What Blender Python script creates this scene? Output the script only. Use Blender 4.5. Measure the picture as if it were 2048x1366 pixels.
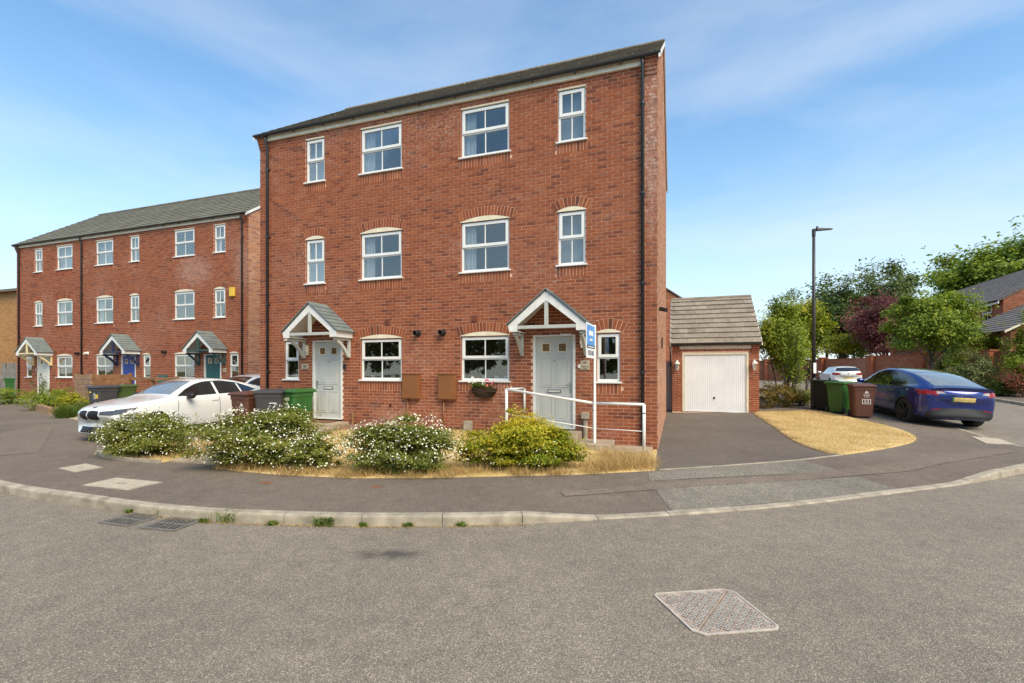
import bpy, bmesh, math, random
import numpy as np
from mathutils import Vector, Matrix
from mathutils.bvhtree import BVHTree

# ------------------------------------------------------------------ scene, camera, light
for o in list(bpy.data.objects): bpy.data.objects.remove(o)
scene = bpy.context.scene
col = scene.collection
F, CX, YH, H = 951.0, 1024.0, 739.0, 1.75          # focal length (px), principal x, horizon row, eye height

cam = bpy.data.cameras.new('camera'); cam_o = bpy.data.objects.new('camera', cam); col.objects.link(cam_o)
cam_o.location = (0, 0, H); cam_o.rotation_euler = (math.pi/2, 0, 0)
cam.sensor_width = 36; cam.lens = F/2048*36; cam.shift_y = (YH-683)/2048
cam.clip_start = .05; cam.clip_end = 3000
scene.camera = cam_o

SUN_AZ, SUN_EL = math.radians(148), math.radians(46)   # azimuth clockwise from +y: behind the camera, to its right
world = bpy.data.worlds.new('World'); scene.world = world; world.use_nodes = True
wt = world.node_tree; wn = wt.nodes; wl = wt.links
for n in list(wn): wn.remove(n)
wo = wn.new('ShaderNodeOutputWorld'); bg = wn.new('ShaderNodeBackground')
sky = wn.new('ShaderNodeTexSky'); sky.sky_type = 'NISHITA'; sky.sun_disc = False
sky.sun_elevation = SUN_EL; sky.sun_rotation = SUN_AZ
sky.air_density = 1.0; sky.dust_density = .35; sky.ozone_density = 1.6
# thin streaky high cloud mixed into the sky
tc = wn.new('ShaderNodeTexCoord'); sep = wn.new('ShaderNodeSeparateXYZ'); wl.new(tc.outputs['Generated'], sep.inputs[0])
mp = wn.new('ShaderNodeMapping'); mp.inputs['Scale'].default_value = (1.2, 1.6, 6.0); mp.inputs['Rotation'].default_value = (.25, .12, .3)
wl.new(tc.outputs['Generated'], mp.inputs['Vector'])
nz = wn.new('ShaderNodeTexNoise'); nz.inputs['Scale'].default_value = 1.0; nz.inputs['Detail'].default_value = 7; nz.inputs['Roughness'].default_value = .52
nz.inputs['Distortion'].default_value = .35
wl.new(mp.outputs[0], nz.inputs['Vector'])
cr = wn.new('ShaderNodeValToRGB'); cr.color_ramp.elements[0].position = .42; cr.color_ramp.elements[0].color = (0, 0, 0, 1)
cr.color_ramp.elements[1].position = .80; cr.color_ramp.elements[1].color = (1, 1, 1, 1)
wl.new(nz.outputs['Fac'], cr.inputs[0])
mulc = wn.new('ShaderNodeMath'); mulc.operation = 'MULTIPLY'; mulc.inputs[1].default_value = .50
wl.new(cr.outputs[0], mulc.inputs[0])
mixc = wn.new('ShaderNodeMix'); mixc.data_type = 'RGBA'; mixc.inputs['B'].default_value = (6.2, 6.5, 6.9, 1)
# pale haze low down, all the way round
hz = wn.new('ShaderNodeMath'); hz.operation = 'SUBTRACT'; hz.use_clamp = True; hz.inputs[0].default_value = 1; wl.new(sep.outputs['Z'], hz.inputs[1])
hp = wn.new('ShaderNodeMath'); hp.operation = 'POWER'; hp.inputs[1].default_value = 4; wl.new(hz.outputs[0], hp.inputs[0])
hm_ = wn.new('ShaderNodeMath'); hm_.operation = 'MULTIPLY'; hm_.inputs[1].default_value = .85; wl.new(hp.outputs[0], hm_.inputs[0])
mixh = wn.new('ShaderNodeMix'); mixh.data_type = 'RGBA'; mixh.inputs['B'].default_value = (6.0, 6.2, 6.1, 1)
tint = wn.new('ShaderNodeMix'); tint.data_type = 'RGBA'; tint.blend_type = 'MULTIPLY'; tint.inputs['Factor'].default_value = 1; tint.inputs['B'].default_value = (1.02, 1.50, 1.62, 1)
wl.new(sky.outputs[0], tint.inputs['A'])
wl.new(hm_.outputs[0], mixh.inputs['Factor']); wl.new(tint.outputs['Result'], mixh.inputs['A'])
wl.new(mulc.outputs[0], mixc.inputs['Factor']); wl.new(mixh.outputs['Result'], mixc.inputs['A'])
wl.new(mixc.outputs['Result'], bg.inputs[0]); wl.new(bg.outputs[0], wo.inputs[0])
bg.inputs[1].default_value = .092

sun = bpy.data.lights.new('sun', 'SUN'); sun.energy = 3.0; sun.angle = math.radians(40); sun.color = (1, .85, .60)
sun_o = bpy.data.objects.new('sun', sun); col.objects.link(sun_o)
sd = Vector((math.sin(SUN_AZ)*math.cos(SUN_EL), math.cos(SUN_AZ)*math.cos(SUN_EL), math.sin(SUN_EL)))
sun_o.rotation_euler = sd.to_track_quat('Z', 'Y').to_euler(); sun_o.location = (20, -20, 30)
vs = scene.view_settings
vs.view_transform = 'Standard'; vs.look = 'None'; vs.gamma = 1; vs.use_curve_mapping = False
vs.exposure = .80

rnd = random.Random(7)
TH = math.atan(F/(1024+1710))                       # turn of the house fronts
CT, ST = math.cos(TH), math.sin(TH)

# ------------------------------------------------------------------ helpers
def px2w(px, py, z):
    Y = (H-z)*F/(py-YH)
    return ((px-CX)/F*Y, Y)
def lerp(a, b, t): return a+(b-a)*t
def sm(t):
    t = max(0., min(1., t)); return t*t*(3-2*t)

class MB:
    def __init__(s): s.v = []; s.f = []; s.m = []; s.t = []
    def add(s, vs, fs, m=0, t=.5):
        b = len(s.v); s.v += [tuple(v) for v in vs]
        for q in fs: s.f.append(tuple(b+i for i in q)); s.m.append(m); s.t.append(t)
        return s
    def box(s, x0, x1, y0, y1, z0, z1, m=0, t=.5):
        return s.add([(x0,y0,z0),(x1,y0,z0),(x1,y1,z0),(x0,y1,z0),(x0,y0,z1),(x1,y0,z1),(x1,y1,z1),(x0,y1,z1)],
              [(0,3,2,1),(4,5,6,7),(0,1,5,4),(1,2,6,5),(2,3,7,6),(3,0,4,7)], m, t)
    def hexa(s, p, m=0, t=.5):
        return s.add(p, [(0,3,2,1),(4,5,6,7),(0,1,5,4),(1,2,6,5),(2,3,7,6),(3,0,4,7)], m, t)
    def bar(s, p, q, w, h, up=(0,0,1), m=0, t=.5):
        p = Vector(p); q = Vector(q); d = (q-p).normalized(); up = Vector(up)
        a = d.cross(up)
        if a.length < 1e-4: a = d.cross(Vector((1,0,0)))
        a.normalize(); b = a.cross(d).normalized(); a *= w/2; b *= h/2
        return s.hexa([p-a-b, p+a-b, q+a-b, q-a-b, p-a+b, p+a+b, q+a+b, q-a+b], m, t)
    def tube(s, pts, r, n=8, m=0, t=.5, cap=True):
        pts = [Vector(p) for p in pts]; R = r if isinstance(r, (list, tuple)) else [r]*len(pts)
        rings = []; ref = None
        for i, p in enumerate(pts):
            d = (pts[min(i+1, len(pts)-1)]-pts[max(i-1, 0)]).normalized()
            if ref is None:
                ref = d.orthogonal().normalized()
            else:
                ref = (ref-d*ref.dot(d)).normalized()
            b = d.cross(ref)
            rings.append([p+(ref*math.cos(2*math.pi*k/n)+b*math.sin(2*math.pi*k/n))*R[i] for k in range(n)])
        vs = [v for g in rings for v in g]; fs = []
        for i in range(len(pts)-1):
            for k in range(n):
                fs.append((i*n+k, i*n+(k+1) % n, (i+1)*n+(k+1) % n, (i+1)*n+k))
        if cap: fs += [tuple(range(n))[::-1], tuple((len(pts)-1)*n+k for k in range(n))]
        return s.add(vs, fs, m, t)
    def lathe(s, prof, n=16, axis='z', c=(0,0,0), m=0, t=.5):
        vs = []; fs = []
        for (r, z) in prof:
            for k in range(n):
                a = 2*math.pi*k/n; x, y = r*math.cos(a), r*math.sin(a)
                v = {'z': (x,y,z), 'y': (x,z,y), 'x': (z,x,y)}[axis]
                vs.append((v[0]+c[0], v[1]+c[1], v[2]+c[2]))
        for i in range(len(prof)-1):
            for k in range(n): fs.append((i*n+k, i*n+(k+1) % n, (i+1)*n+(k+1) % n, (i+1)*n+k))
        return s.add(vs, fs, m, t)
    def prism(s, poly, f0, f1, m=0, t=.5):
        n = len(poly); vs = [f0(*p) for p in poly]+[f1(*p) for p in poly]
        fs = [tuple(range(n))[::-1], tuple(range(n, 2*n))]+[(i, (i+1) % n, n+(i+1) % n, n+i) for i in range(n)]
        return s.add(vs, fs, m, t)
    def mesh(s, name, mats):
        me = bpy.data.meshes.new(name); me.from_pydata(s.v, [], s.f)
        for m in (mats if isinstance(mats, (list, tuple)) else [mats]): me.materials.append(m)
        if any(s.m): me.polygons.foreach_set('material_index', s.m)
        a = me.attributes.new('tone', 'FLOAT', 'FACE'); a.data.foreach_set('value', s.t)
        return me
    def build(s, name, mats, parent=None, smooth=False, bevel=0, fix=True, kind=None):
        me = s.mesh(name, mats)
        if fix:
            bm = bmesh.new(); bm.from_mesh(me); bmesh.ops.recalc_face_normals(bm, faces=bm.faces); bm.to_mesh(me); bm.free()
        return obj(name, me, parent, smooth, bevel, kind)

def obj(name, me, parent=None, smooth=False, bevel=0, kind=None):
    o = bpy.data.objects.new(name, me); col.objects.link(o)
    if parent is not None: o.parent = parent
    if smooth: me.polygons.foreach_set('use_smooth', [True]*len(me.polygons))
    if bevel:
        b = o.modifiers.new('bevel', 'BEVEL'); b.width = bevel; b.segments = 2; b.limit_method = 'ANGLE'; b.angle_limit = math.radians(40)
    if kind: o['kind'] = kind
    return o
def tag(o, label, cat, group=None):
    o['label'] = label; o['category'] = cat
    if group: o['group'] = group
    return o
def thing(name, label, cat, loc=(0,0,0), rz=0, group=None):
    o = bpy.data.objects.new(name, None); col.objects.link(o); o.location = loc; o.rotation_euler = (0, 0, rz)
    o.empty_display_size = .2
    return tag(o, label, cat, group)
def children_of(o): return list(o.children)
def copy_tree(o, parent=None):
    c = o.copy(); col.objects.link(c); c.parent = parent
    for ch in children_of(o): copy_tree(ch, c)
    return c
def np_mesh(name, V, Fq, tone, mats, mi=None):
    """V (n,3) float, Fq (m,k) int faces of equal size"""
    me = bpy.data.meshes.new(name); n = len(V); m, k = Fq.shape
    me.vertices.add(n); me.vertices.foreach_set('co', V.astype(np.float32).ravel())
    me.loops.add(m*k); me.loops.foreach_set('vertex_index', Fq.astype(np.int32).ravel())
    me.polygons.add(m); me.polygons.foreach_set('loop_start', np.arange(0, m*k, k, dtype=np.int32))
    for x in (mats if isinstance(mats, (list, tuple)) else [mats]): me.materials.append(x)
    if mi is not None: me.polygons.foreach_set('material_index', mi.astype(np.int32))
    me.update(calc_edges=True)
    a = me.attributes.new('tone', 'FLOAT', 'FACE'); a.data.foreach_set('value', tone.astype(np.float32))
    return me

# ------------------------------------------------------------------ materials
def newmat(name):
    m = bpy.data.materials.new(name); m.use_nodes = True
    nt = m.node_tree; b = nt.nodes['Principled BSDF']
    return m, nt, b
def c4(c): return (c[0], c[1], c[2], 1)
def pos_node(nt, obj_space=False):
    if obj_space:
        return nt.nodes.new('ShaderNodeTexCoord').outputs['Object']
    return nt.nodes.new('ShaderNodeNewGeometry').outputs['Position']
def noise(nt, vec, scale, detail=3, rough=.55):
    n = nt.nodes.new('ShaderNodeTexNoise'); n.inputs['Scale'].default_value = scale
    n.inputs['Detail'].default_value = detail; n.inputs['Roughness'].default_value = rough
    nt.links.new(vec, n.inputs['Vector']); return n.outputs['Fac']
def ramp(nt, fac, stops):
    r = nt.nodes.new('ShaderNodeValToRGB'); e = r.color_ramp.elements
    while len(e) < len(stops): e.new(.5)
    for i, (p, c) in enumerate(stops): e[i].position = p; e[i].color = c4(c)
    nt.links.new(fac, r.inputs[0]); return r.outputs[0]
def mixrgb(nt, fac, a, b, mode='MIX'):
    m = nt.nodes.new('ShaderNodeMix'); m.data_type = 'RGBA'; m.blend_type = mode
    for key, v in (('Factor', fac), ('A', a), ('B', b)):
        i = m.inputs[key]
        if isinstance(v, (int, float)): i.default_value = v
        elif isinstance(v, (tuple, list)): i.default_value = c4(v)
        else: nt.links.new(v, i)
    return m.outputs['Result']
def mathn(nt, op, a, b=None, clamp=False):
    m = nt.nodes.new('ShaderNodeMath'); m.operation = op; m.use_clamp = clamp
    for i, v in enumerate((a, b)):
        if v is None: continue
        if isinstance(v, (int, float)): m.inputs[i].default_value = v
        else: nt.links.new(v, m.inputs[i])
    return m.outputs[0]
def attr(nt, name='tone'):
    a = nt.nodes.new('ShaderNodeAttribute'); a.attribute_name = name; return a.outputs['Fac']
def bump(nt, b, height, strength=.3, dist=.01):
    n = nt.nodes.new('ShaderNodeBump'); n.inputs['Strength'].default_value = strength; n.inputs['Distance'].default_value = dist
    nt.links.new(height, n.inputs['Height']); nt.links.new(n.outputs[0], b.inputs['Normal'])
def plain(name, c, rough=.5, metal=0, var=.12, scale=6, coat=0, bmp=0, bscale=60, spec=.5, objsp=False):
    m, nt, b = newmat(name); v = pos_node(nt, objsp)
    n = noise(nt, v, scale, 4)
    lo = tuple(max(0, x*(1-var)) for x in c); hi = tuple(min(1, x*(1+var)) for x in c)
    nt.links.new(ramp(nt, n, [(.3, lo), (.7, hi)]), b.inputs['Base Color'])
    b.inputs['Roughness'].default_value = rough; b.inputs['Metallic'].default_value = metal
    b.inputs['Specular IOR Level'].default_value = spec
    if coat: b.inputs['Coat Weight'].default_value = coat; b.inputs['Coat Roughness'].default_value = .03
    if bmp: bump(nt, b, noise(nt, v, bscale, 3), bmp, .004)
    return m

def brick_mat(name, stops, efflo_or_light=.5, eff_scale=.55, patches=()):
    m, nt, b = newmat(name); v = pos_node(nt); t = attr(nt)
    base = ramp(nt, t, stops)
    n1 = noise(nt, v, 45, 4, .65)
    base = mixrgb(nt, .30, base, ramp(nt, n1, [(.25, (.30,.30,.30)), (.75, (1.0,1.0,1.0))]), 'MULTIPLY')
    blot = noise(nt, v, 14, 3)
    base = mixrgb(nt, mathn(nt, 'MULTIPLY', ramp(nt, blot, [(.52, (0,0,0)), (.72, (1,1,1))]), .28), base, (.16,.062,.045))
    # lime bloom: soft pale patches broken up by fine noise; painted brightness on gables
    big = ramp(nt, noise(nt, v, eff_scale, 4, .6), [(.50, (0,0,0)), (.70, (1,1,1))])
    fine = ramp(nt, noise(nt, v, 16, 5, .7), [(.48, (0,0,0)), (.66, (1,1,1))])
    k = mathn(nt, 'MULTIPLY', mathn(nt, 'MULTIPLY', big, fine), efflo_or_light)
    base = mixrgb(nt, k, base, (.60,.48,.42))
    for (px_, py_, pz_, rx_, ry_, rz_, kk) in patches:
        mpn = nt.nodes.new('ShaderNodeMapping'); mpn.inputs['Location'].default_value = (-px_/rx_, -py_/ry_, -pz_/rz_); mpn.inputs['Scale'].default_value = (1/rx_, 1/ry_, 1/rz_)
        nt.links.new(v, mpn.inputs['Vector']); ln = nt.nodes.new('ShaderNodeVectorMath'); ln.operation = 'LENGTH'; nt.links.new(mpn.outputs[0], ln.inputs[0])
        d = mathn(nt, 'ADD', ln.outputs['Value'], mathn(nt, 'MULTIPLY', mathn(nt, 'SUBTRACT', noise(nt, v, 9, 5, .7), .5), 1.8))
        base = mixrgb(nt, mathn(nt, 'MULTIPLY', mathn(nt, 'MULTIPLY', ramp(nt, d, [(.35, (1,1,1)), (1.05, (0,0,0))]), kk), mathn(nt, 'ADD', mathn(nt, 'MULTIPLY', fine, .75), .25)), base, (.62,.47,.41))
    nt.links.new(base, b.inputs['Base Color']); b.inputs['Roughness'].default_value = .88; b.inputs['Specular IOR Level'].default_value = .25
    bump(nt, b, n1, .35, .004)
    return m
RED = [(0, (.135,.046,.030)), (.16, (.205,.060,.032)), (.35, (.285,.080,.037)), (.62, (.335,.099,.043)), (.85, (.385,.126,.056)), (1, (.29,.102,.060))]
M = {}
M['brick'] = brick_mat('red_brick', RED, .5, .55, [(-2.9, 11.8, .5, .75, .6, .38, .55), (2.87, 9.79, 6.4, .22, .22, 2.3, .8), (-.25, 10.85, 1.7, .35, .3, .9, .35), (-10.9, 19.3, 6.0, .5, .5, 1.6, .5), (-13.5, 20.2, 5.9, 1.5, .7, .9, .6)])
M['brick_side_lit'] = brick_mat('red_brick_gable_lit', [(p, (c[0]*1.6, c[1]*2.7, c[2]*3.5)) for p, c in RED], 1.0, 1.2)  # lightened copy: the gable's brighter light is painted into brick colour and bloom
M['brick_yellow'] = brick_mat('buff_brick', [(0, (.36,.17,.055)), (.5, (.47,.24,.085)), (1, (.55,.31,.12))], .15)
M['mortar'] = plain('mortar', (.70,.45,.31), .95, var=.22, scale=4, bmp=.3, bscale=150)
M['mortar_side_lit'] = plain('mortar_gable_lit', (.74,.52,.40), .95, var=.15, scale=3)  # paler mortar copy, the gable's brightness painted into its colour

def tile_mat(name, lo, hi, lichen):
    m, nt, b = newmat(name); v = pos_node(nt); t = attr(nt)
    base = ramp(nt, t, [(0, lo), (1, hi)])
    n1 = noise(nt, v, 7, 5, .65)
    base = mixrgb(nt, .55, base, ramp(nt, n1, [(.3, (.5,.5,.48)), (.72, (1.2,1.18,1.1))]), 'MULTIPLY')
    if lichen:
        vo = nt.nodes.new('ShaderNodeTexVoronoi'); vo.inputs['Scale'].default_value = 9; nt.links.new(v, vo.inputs['Vector'])
        spot = ramp(nt, vo.outputs['Distance'], [(.14, (1,1,1)), (.26, (0,0,0))])
        area = ramp(nt, noise(nt, v, 1.8, 3), [(.46, (0,0,0)), (.62, (1,1,1))])
        base = mixrgb(nt, mathn(nt, 'MULTIPLY', mathn(nt, 'MULTIPLY', spot, area), lichen), base, (.52,.46,.33))
    nt.links.new(base, b.inputs['Base Color']); b.inputs['Roughness'].default_value = .85
    bump(nt, b, noise(nt, v, 90, 3), .4, .003)
    return m
M['tile'] = tile_mat('brown_roof_tile', (.12,.10,.078), (.21,.178,.14), .95)
M['tile_terrace'] = tile_mat('olive_roof_tile', (.115,.108,.085), (.20,.188,.145), .15)
M['tile_garage'] = tile_mat('pale_roof_tile', (.22,.185,.15), (.33,.285,.235), .0)
M['tile_grey'] = tile_mat('slate_grey_tile', (.135,.165,.17), (.205,.235,.235), .05)
M['tile_far'] = tile_mat('grey_brown_tile', (.15,.125,.115), (.25,.215,.195), .0)

M['upvc'] = plain('white_upvc', (.78,.78,.76), .35, var=.04, scale=3)
M['cream'] = plain('cream_board', (.74,.66,.50), .6, var=.10, scale=5)
M['soffit'] = plain('weathered_cream_fascia', (.80,.73,.59), .6, var=.12, scale=7)
M['whitepaint'] = plain('white_paint', (.76,.75,.72), .5, var=.10, scale=9)
M['offwhite'] = plain('off_white_render', (.66,.63,.56), .6, var=.10, scale=7)
M['black_pvc'] = plain('black_pvc', (.022,.022,.024), .38, var=.25, scale=9)
M['dark'] = plain('dark_plastic', (.016,.016,.017), .5, var=.2)
M['rubber'] = plain('tyre_rubber', (.018,.018,.019), .8, var=.2)
M['door_grey'] = plain('pale_grey_door_paint', (.53,.54,.51), .4, var=.05, scale=4)
M['door_white'] = plain('white_door_paint', (.70,.69,.64), .4, var=.05)
M['door_blue'] = plain('blue_door_paint', (.022,.055,.36), .35, var=.06)
M['door_green'] = plain('teal_door_paint', (.024,.115,.115), .35, var=.06)
M['bracket_grey'] = plain('pale_grey_bracket_paint', (.47,.48,.45), .5, var=.06)
M['bracket_cream'] = plain('cream_bracket_paint', (.70,.58,.32), .5, var=.06)
M['navy'] = plain('navy_paint', (.018,.022,.085), .4, var=.06)
M['teal'] = plain('dark_teal_paint', (.028,.075,.075), .4, var=.06)
M['steel'] = plain('brushed_steel', (.55,.55,.54), .3, metal=1, var=.06)
M['chrome'] = plain('bright_chrome', (.75,.75,.76), .12, metal=1, var=.03)
M['meter'] = plain('brown_meter_box', (.23,.092,.032), .42, var=.10, scale=3)
M['terracotta'] = plain('terracotta_plastic', (.22,.065,.035), .6)
M['black'] = plain('black_mark', (.01,.01,.01), .6)
M['white_mark'] = plain('white_mark', (.80,.80,.78), .6, var=.05)
M['curtain'] = plain('white_curtain', (.72,.73,.75), .9, var=.12, scale=16)
M['room'] = plain('room_wall', (.62,.61,.60), .9, var=.05)
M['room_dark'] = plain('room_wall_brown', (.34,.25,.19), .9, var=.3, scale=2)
M['blind'] = plain('grey_blind', (.58,.57,.56), .9, var=.08, scale=2)
M['timber'] = plain('brown_timber', (.25,.125,.058), .8, var=.35, scale=5, bmp=.3, bscale=40)
M['timber_pale'] = plain('pale_timber', (.33,.20,.11), .8, var=.3, scale=6, bmp=.3, bscale=40)
M['timber_grey'] = plain('grey_weathered_timber', (.24,.215,.19), .85, var=.3, scale=5, bmp=.3, bscale=40)
M['concrete'] = plain('kerb_concrete', (.34,.295,.23), .9, var=.32, scale=5, bmp=.5, bscale=120)
M['slab'] = plain('sandy_paving_slab', (.38,.30,.215), .9, var=.18, scale=7, bmp=.3, bscale=80)
M['cover_conc'] = plain('pale_concrete_infill', (.44,.38,.29), .9, var=.16, scale=14, bmp=.4, bscale=160)
M['iron'] = plain('grey_cast_iron', (.21,.19,.165), .6, metal=.3, var=.3, scale=30)
M['rust'] = plain('rusty_iron', (.20,.085,.045), .8, var=.35, scale=20)
M['bin_grey'] = plain('dark_grey_bin_plastic', (.050,.050,.054), .48, var=.14, scale=4)
M['bin_black'] = plain('black_bin_plastic', (.010,.014,.012), .6, var=.2, scale=4, spec=.3)
M['bin_green'] = plain('green_bin_plastic', (.030,.115,.022), .48, var=.14, scale=4)
M['bin_olive'] = plain('olive_bin_plastic', (.060,.095,.022), .5, var=.14, scale=4)
M['bin_brown'] = plain('brown_bin_plastic', (.105,.040,.026), .48, var=.12, scale=4)
M['lampmetal'] = plain('dark_grey_lamp_metal', (.045,.044,.043), .45, metal=.3, var=.15)
M['coir'] = plain('dark_coir', (.045,.028,.016), .95, var=.4, scale=40, bmp=.8, bscale=60)
M['doormat'] = plain('brown_doormat', (.17,.085,.04), .95, var=.3, scale=30)
M['stone_plaque'] = plain('stone_plaque', (.42,.36,.27), .8, var=.12, scale=30)
M['yellow'] = plain('yellow_sticker', (.72,.50,.06), .6)
M['plate_yellow'] = plain('yellow_number_plate', (.62,.46,.16), .5, var=.22, scale=9)
M['plate_white'] = plain('white_number_plate', (.58,.59,.58), .5, var=.16, scale=12)
M['plate_green'] = plain('green_plate_band', (.03,.14,.05), .5)
M['sign_blue'] = plain('sky_blue_sign_print', (.10,.33,.72), .45, var=.18, scale=6)
M['sign_navy'] = plain('navy_sign_print', (.012,.02,.07), .45)
M['paint_white'] = plain('white_car_paint', (.74,.75,.75), .3, var=.01, coat=1)
M['paint_blue'] = plain('deep_blue_car_paint', (.010,.026,.19), .2, metal=.5, var=.03, coat=1)
M['trim'] = plain('matt_black_car_trim', (.018,.018,.019), .6, var=.1)
M['grille'] = plain('gloss_black_grille', (.008,.008,.009), .6, var=.1)
M['headlight'] = plain('smoked_headlamp', (.06,.06,.065), .12, var=.3, scale=30, coat=1)
M['red_lens'] = plain('red_lamp_lens', (.30,.008,.010), .25, var=.15)
M['clear_lens'] = plain('pale_lamp_lens', (.42,.38,.38), .15, var=.15, coat=1)
M['wheel_dark'] = plain('dark_alloy', (.05,.05,.052), .35, metal=.7, var=.1)
M['wheel_silver'] = plain('silver_alloy', (.45,.45,.46), .3, metal=.9, var=.06)
M['soil'] = plain('dry_soil', (.20,.135,.075), .95, var=.35, scale=9, bmp=.7, bscale=50)
M['bark'] = plain('grey_brown_bark', (.085,.066,.048), .9, var=.35, scale=12, bmp=.7, bscale=40)
M['leaf_litter'] = M['soil']

def glass_mat(name, refl=.16, tint=(.80,.83,.84)):
    m = bpy.data.materials.new(name); m.use_nodes = True; nt = m.node_tree
    for n in list(nt.nodes): nt.nodes.remove(n)
    o = nt.nodes.new('ShaderNodeOutputMaterial'); mix = nt.nodes.new('ShaderNodeMixShader')
    tr = nt.nodes.new('ShaderNodeBsdfTransparent'); tr.inputs[0].default_value = c4(tint)
    gl = nt.nodes.new('ShaderNodeBsdfGlossy'); gl.inputs['Roughness'].default_value = .015; gl.inputs[0].default_value = (1,.97,.92,1)
    lw = nt.nodes.new('ShaderNodeLayerWeight'); lw.inputs[0].default_value = .35
    a = mathn(nt, 'ADD', mathn(nt, 'MULTIPLY', lw.outputs['Fresnel'], .35), refl, True)
    # old panes are never quite flat
    nb = nt.nodes.new('ShaderNodeBump'); nb.inputs['Strength'].default_value = .04; nb.inputs['Distance'].default_value = .05
    nt.links.new(noise(nt, pos_node(nt), 1.6, 1), nb.inputs['Height']); nt.links.new(nb.outputs[0], gl.inputs['Normal'])
    nt.links.new(a, mix.inputs[0]); nt.links.new(tr.outputs[0], mix.inputs[1]); nt.links.new(gl.outputs[0], mix.inputs[2])
    nt.links.new(mix.outputs[0], o.inputs[0]); return m
M['glass'] = glass_mat('window_glass', .09)
M['glass_lamp'] = glass_mat('lantern_glass', .2, (.9,.9,.86))
M['car_glass'] = plain('tinted_car_glass', (.012,.014,.014), .04, var=.1, coat=1)
M['car_glass_pale'] = plain('painted_sky_car_glass', (.17,.185,.19), .05, var=.2, coat=1)  # sky reflection painted in: base colour lightened to look like mirrored pale sky

def asphalt_mat(name, base, speck=.5, patch=.2, stain=None, sscale=150):
    m, nt, b = newmat(name); v = pos_node(nt)
    vo = nt.nodes.new('ShaderNodeTexVoronoi'); vo.inputs['Scale'].default_value = sscale; nt.links.new(v, vo.inputs['Vector'])
    sp = nt.nodes.new('ShaderNodeSeparateColor'); nt.links.new(vo.outputs['Color'], sp.inputs[0])
    lo = tuple(x*(1-speck) for x in base); hi = tuple(x*(1+speck*1.3) for x in base); vhi = tuple(min(.8, x*(1+speck*4.2)) for x in base)
    c = ramp(nt, sp.outputs[0], [(0, lo), (.5, base), (.9, hi), (1, vhi)])
    n2 = noise(nt, v, .45, 5, .6)
    c = mixrgb(nt, 1, c, ramp(nt, n2, [(.3, (1-patch,)*3), (.7, (1+patch,)*3)]), 'MULTIPLY')
    n3 = noise(nt, v, 5, 5, .65)
    c = mixrgb(nt, 1, c, ramp(nt, n3, [(.3, (.86,.86,.86)), (.7, (1.12,1.11,1.09))]), 'MULTIPLY')
    if stain:
        for (sx, sy, rx, ry, k) in stain:
            mpn = nt.nodes.new('ShaderNodeMapping'); mpn.inputs['Location'].default_value = (-sx/rx, -sy/ry, 0); mpn.inputs['Scale'].default_value = (1/rx, 1/ry, 0)
            nt.links.new(v, mpn.inputs['Vector'])
            ln = nt.nodes.new('ShaderNodeVectorMath'); ln.operation = 'LENGTH'; nt.links.new(mpn.outputs[0], ln.inputs[0])
            d = mathn(nt, 'ADD', ln.outputs['Value'], mathn(nt, 'MULTIPLY', mathn(nt, 'SUBTRACT', noise(nt, v, 6, 4), .5), 1.6))
            c = mixrgb(nt, mathn(nt, 'MULTIPLY', ramp(nt, d, [(.25, (1,1,1)), (1, (0,0,0))]), k), c, (.045,.042,.04))
    nt.links.new(c, b.inputs['Base Color']); b.inputs['Roughness'].default_value = .88; b.inputs['Specular IOR Level'].default_value = .3
    bump(nt, b, vo.outputs['Distance'], .6, .004)
    return m
M['road'] = asphalt_mat('road_asphalt', (.202,.174,.140), .38, .12, [(-1.12, 4.5, .42, .16, .75), (1.9, 2.6, .5, .3, .12)], 165)
M['pavement'] = asphalt_mat('pavement_asphalt', (.150,.122,.099), .32, .16, None, 170)
M['drive'] = asphalt_mat('driveway_asphalt', (.122,.102,.086), .30, .16, None, 190)
M['patch'] = asphalt_mat('grey_patch_asphalt', (.178,.160,.132), .42, .16, None, 130)
M['trench'] = asphalt_mat('brownish_trench_asphalt', (.168,.135,.108), .30, .10, None, 170)

def lawn_mat(name, stops, gscale=1.1):
    m, nt, b = newmat(name); v = pos_node(nt)
    c = ramp(nt, noise(nt, v, gscale, 5, .65), stops)
    c = mixrgb(nt, .6, c, ramp(nt, noise(nt, v, 60, 4, .7), [(.3, (.55,.55,.5)), (.7, (1.25,1.2,1.15))]), 'MULTIPLY')
    nt.links.new(c, b.inputs['Base Color']); b.inputs['Roughness'].default_value = .95; b.inputs['Specular IOR Level'].default_value = .1
    bump(nt, b, noise(nt, v, 45, 4), .8, .02); return m
M['lawn'] = lawn_mat('parched_lawn', [(.28, (.36,.28,.10)), (.5, (.58,.42,.20)), (.68, (.66,.50,.26)), (.82, (.36,.31,.11))])
M['ground'] = lawn_mat('rough_ground', [(.3, (.09,.10,.03)), (.7, (.16,.13,.06))])

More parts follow.
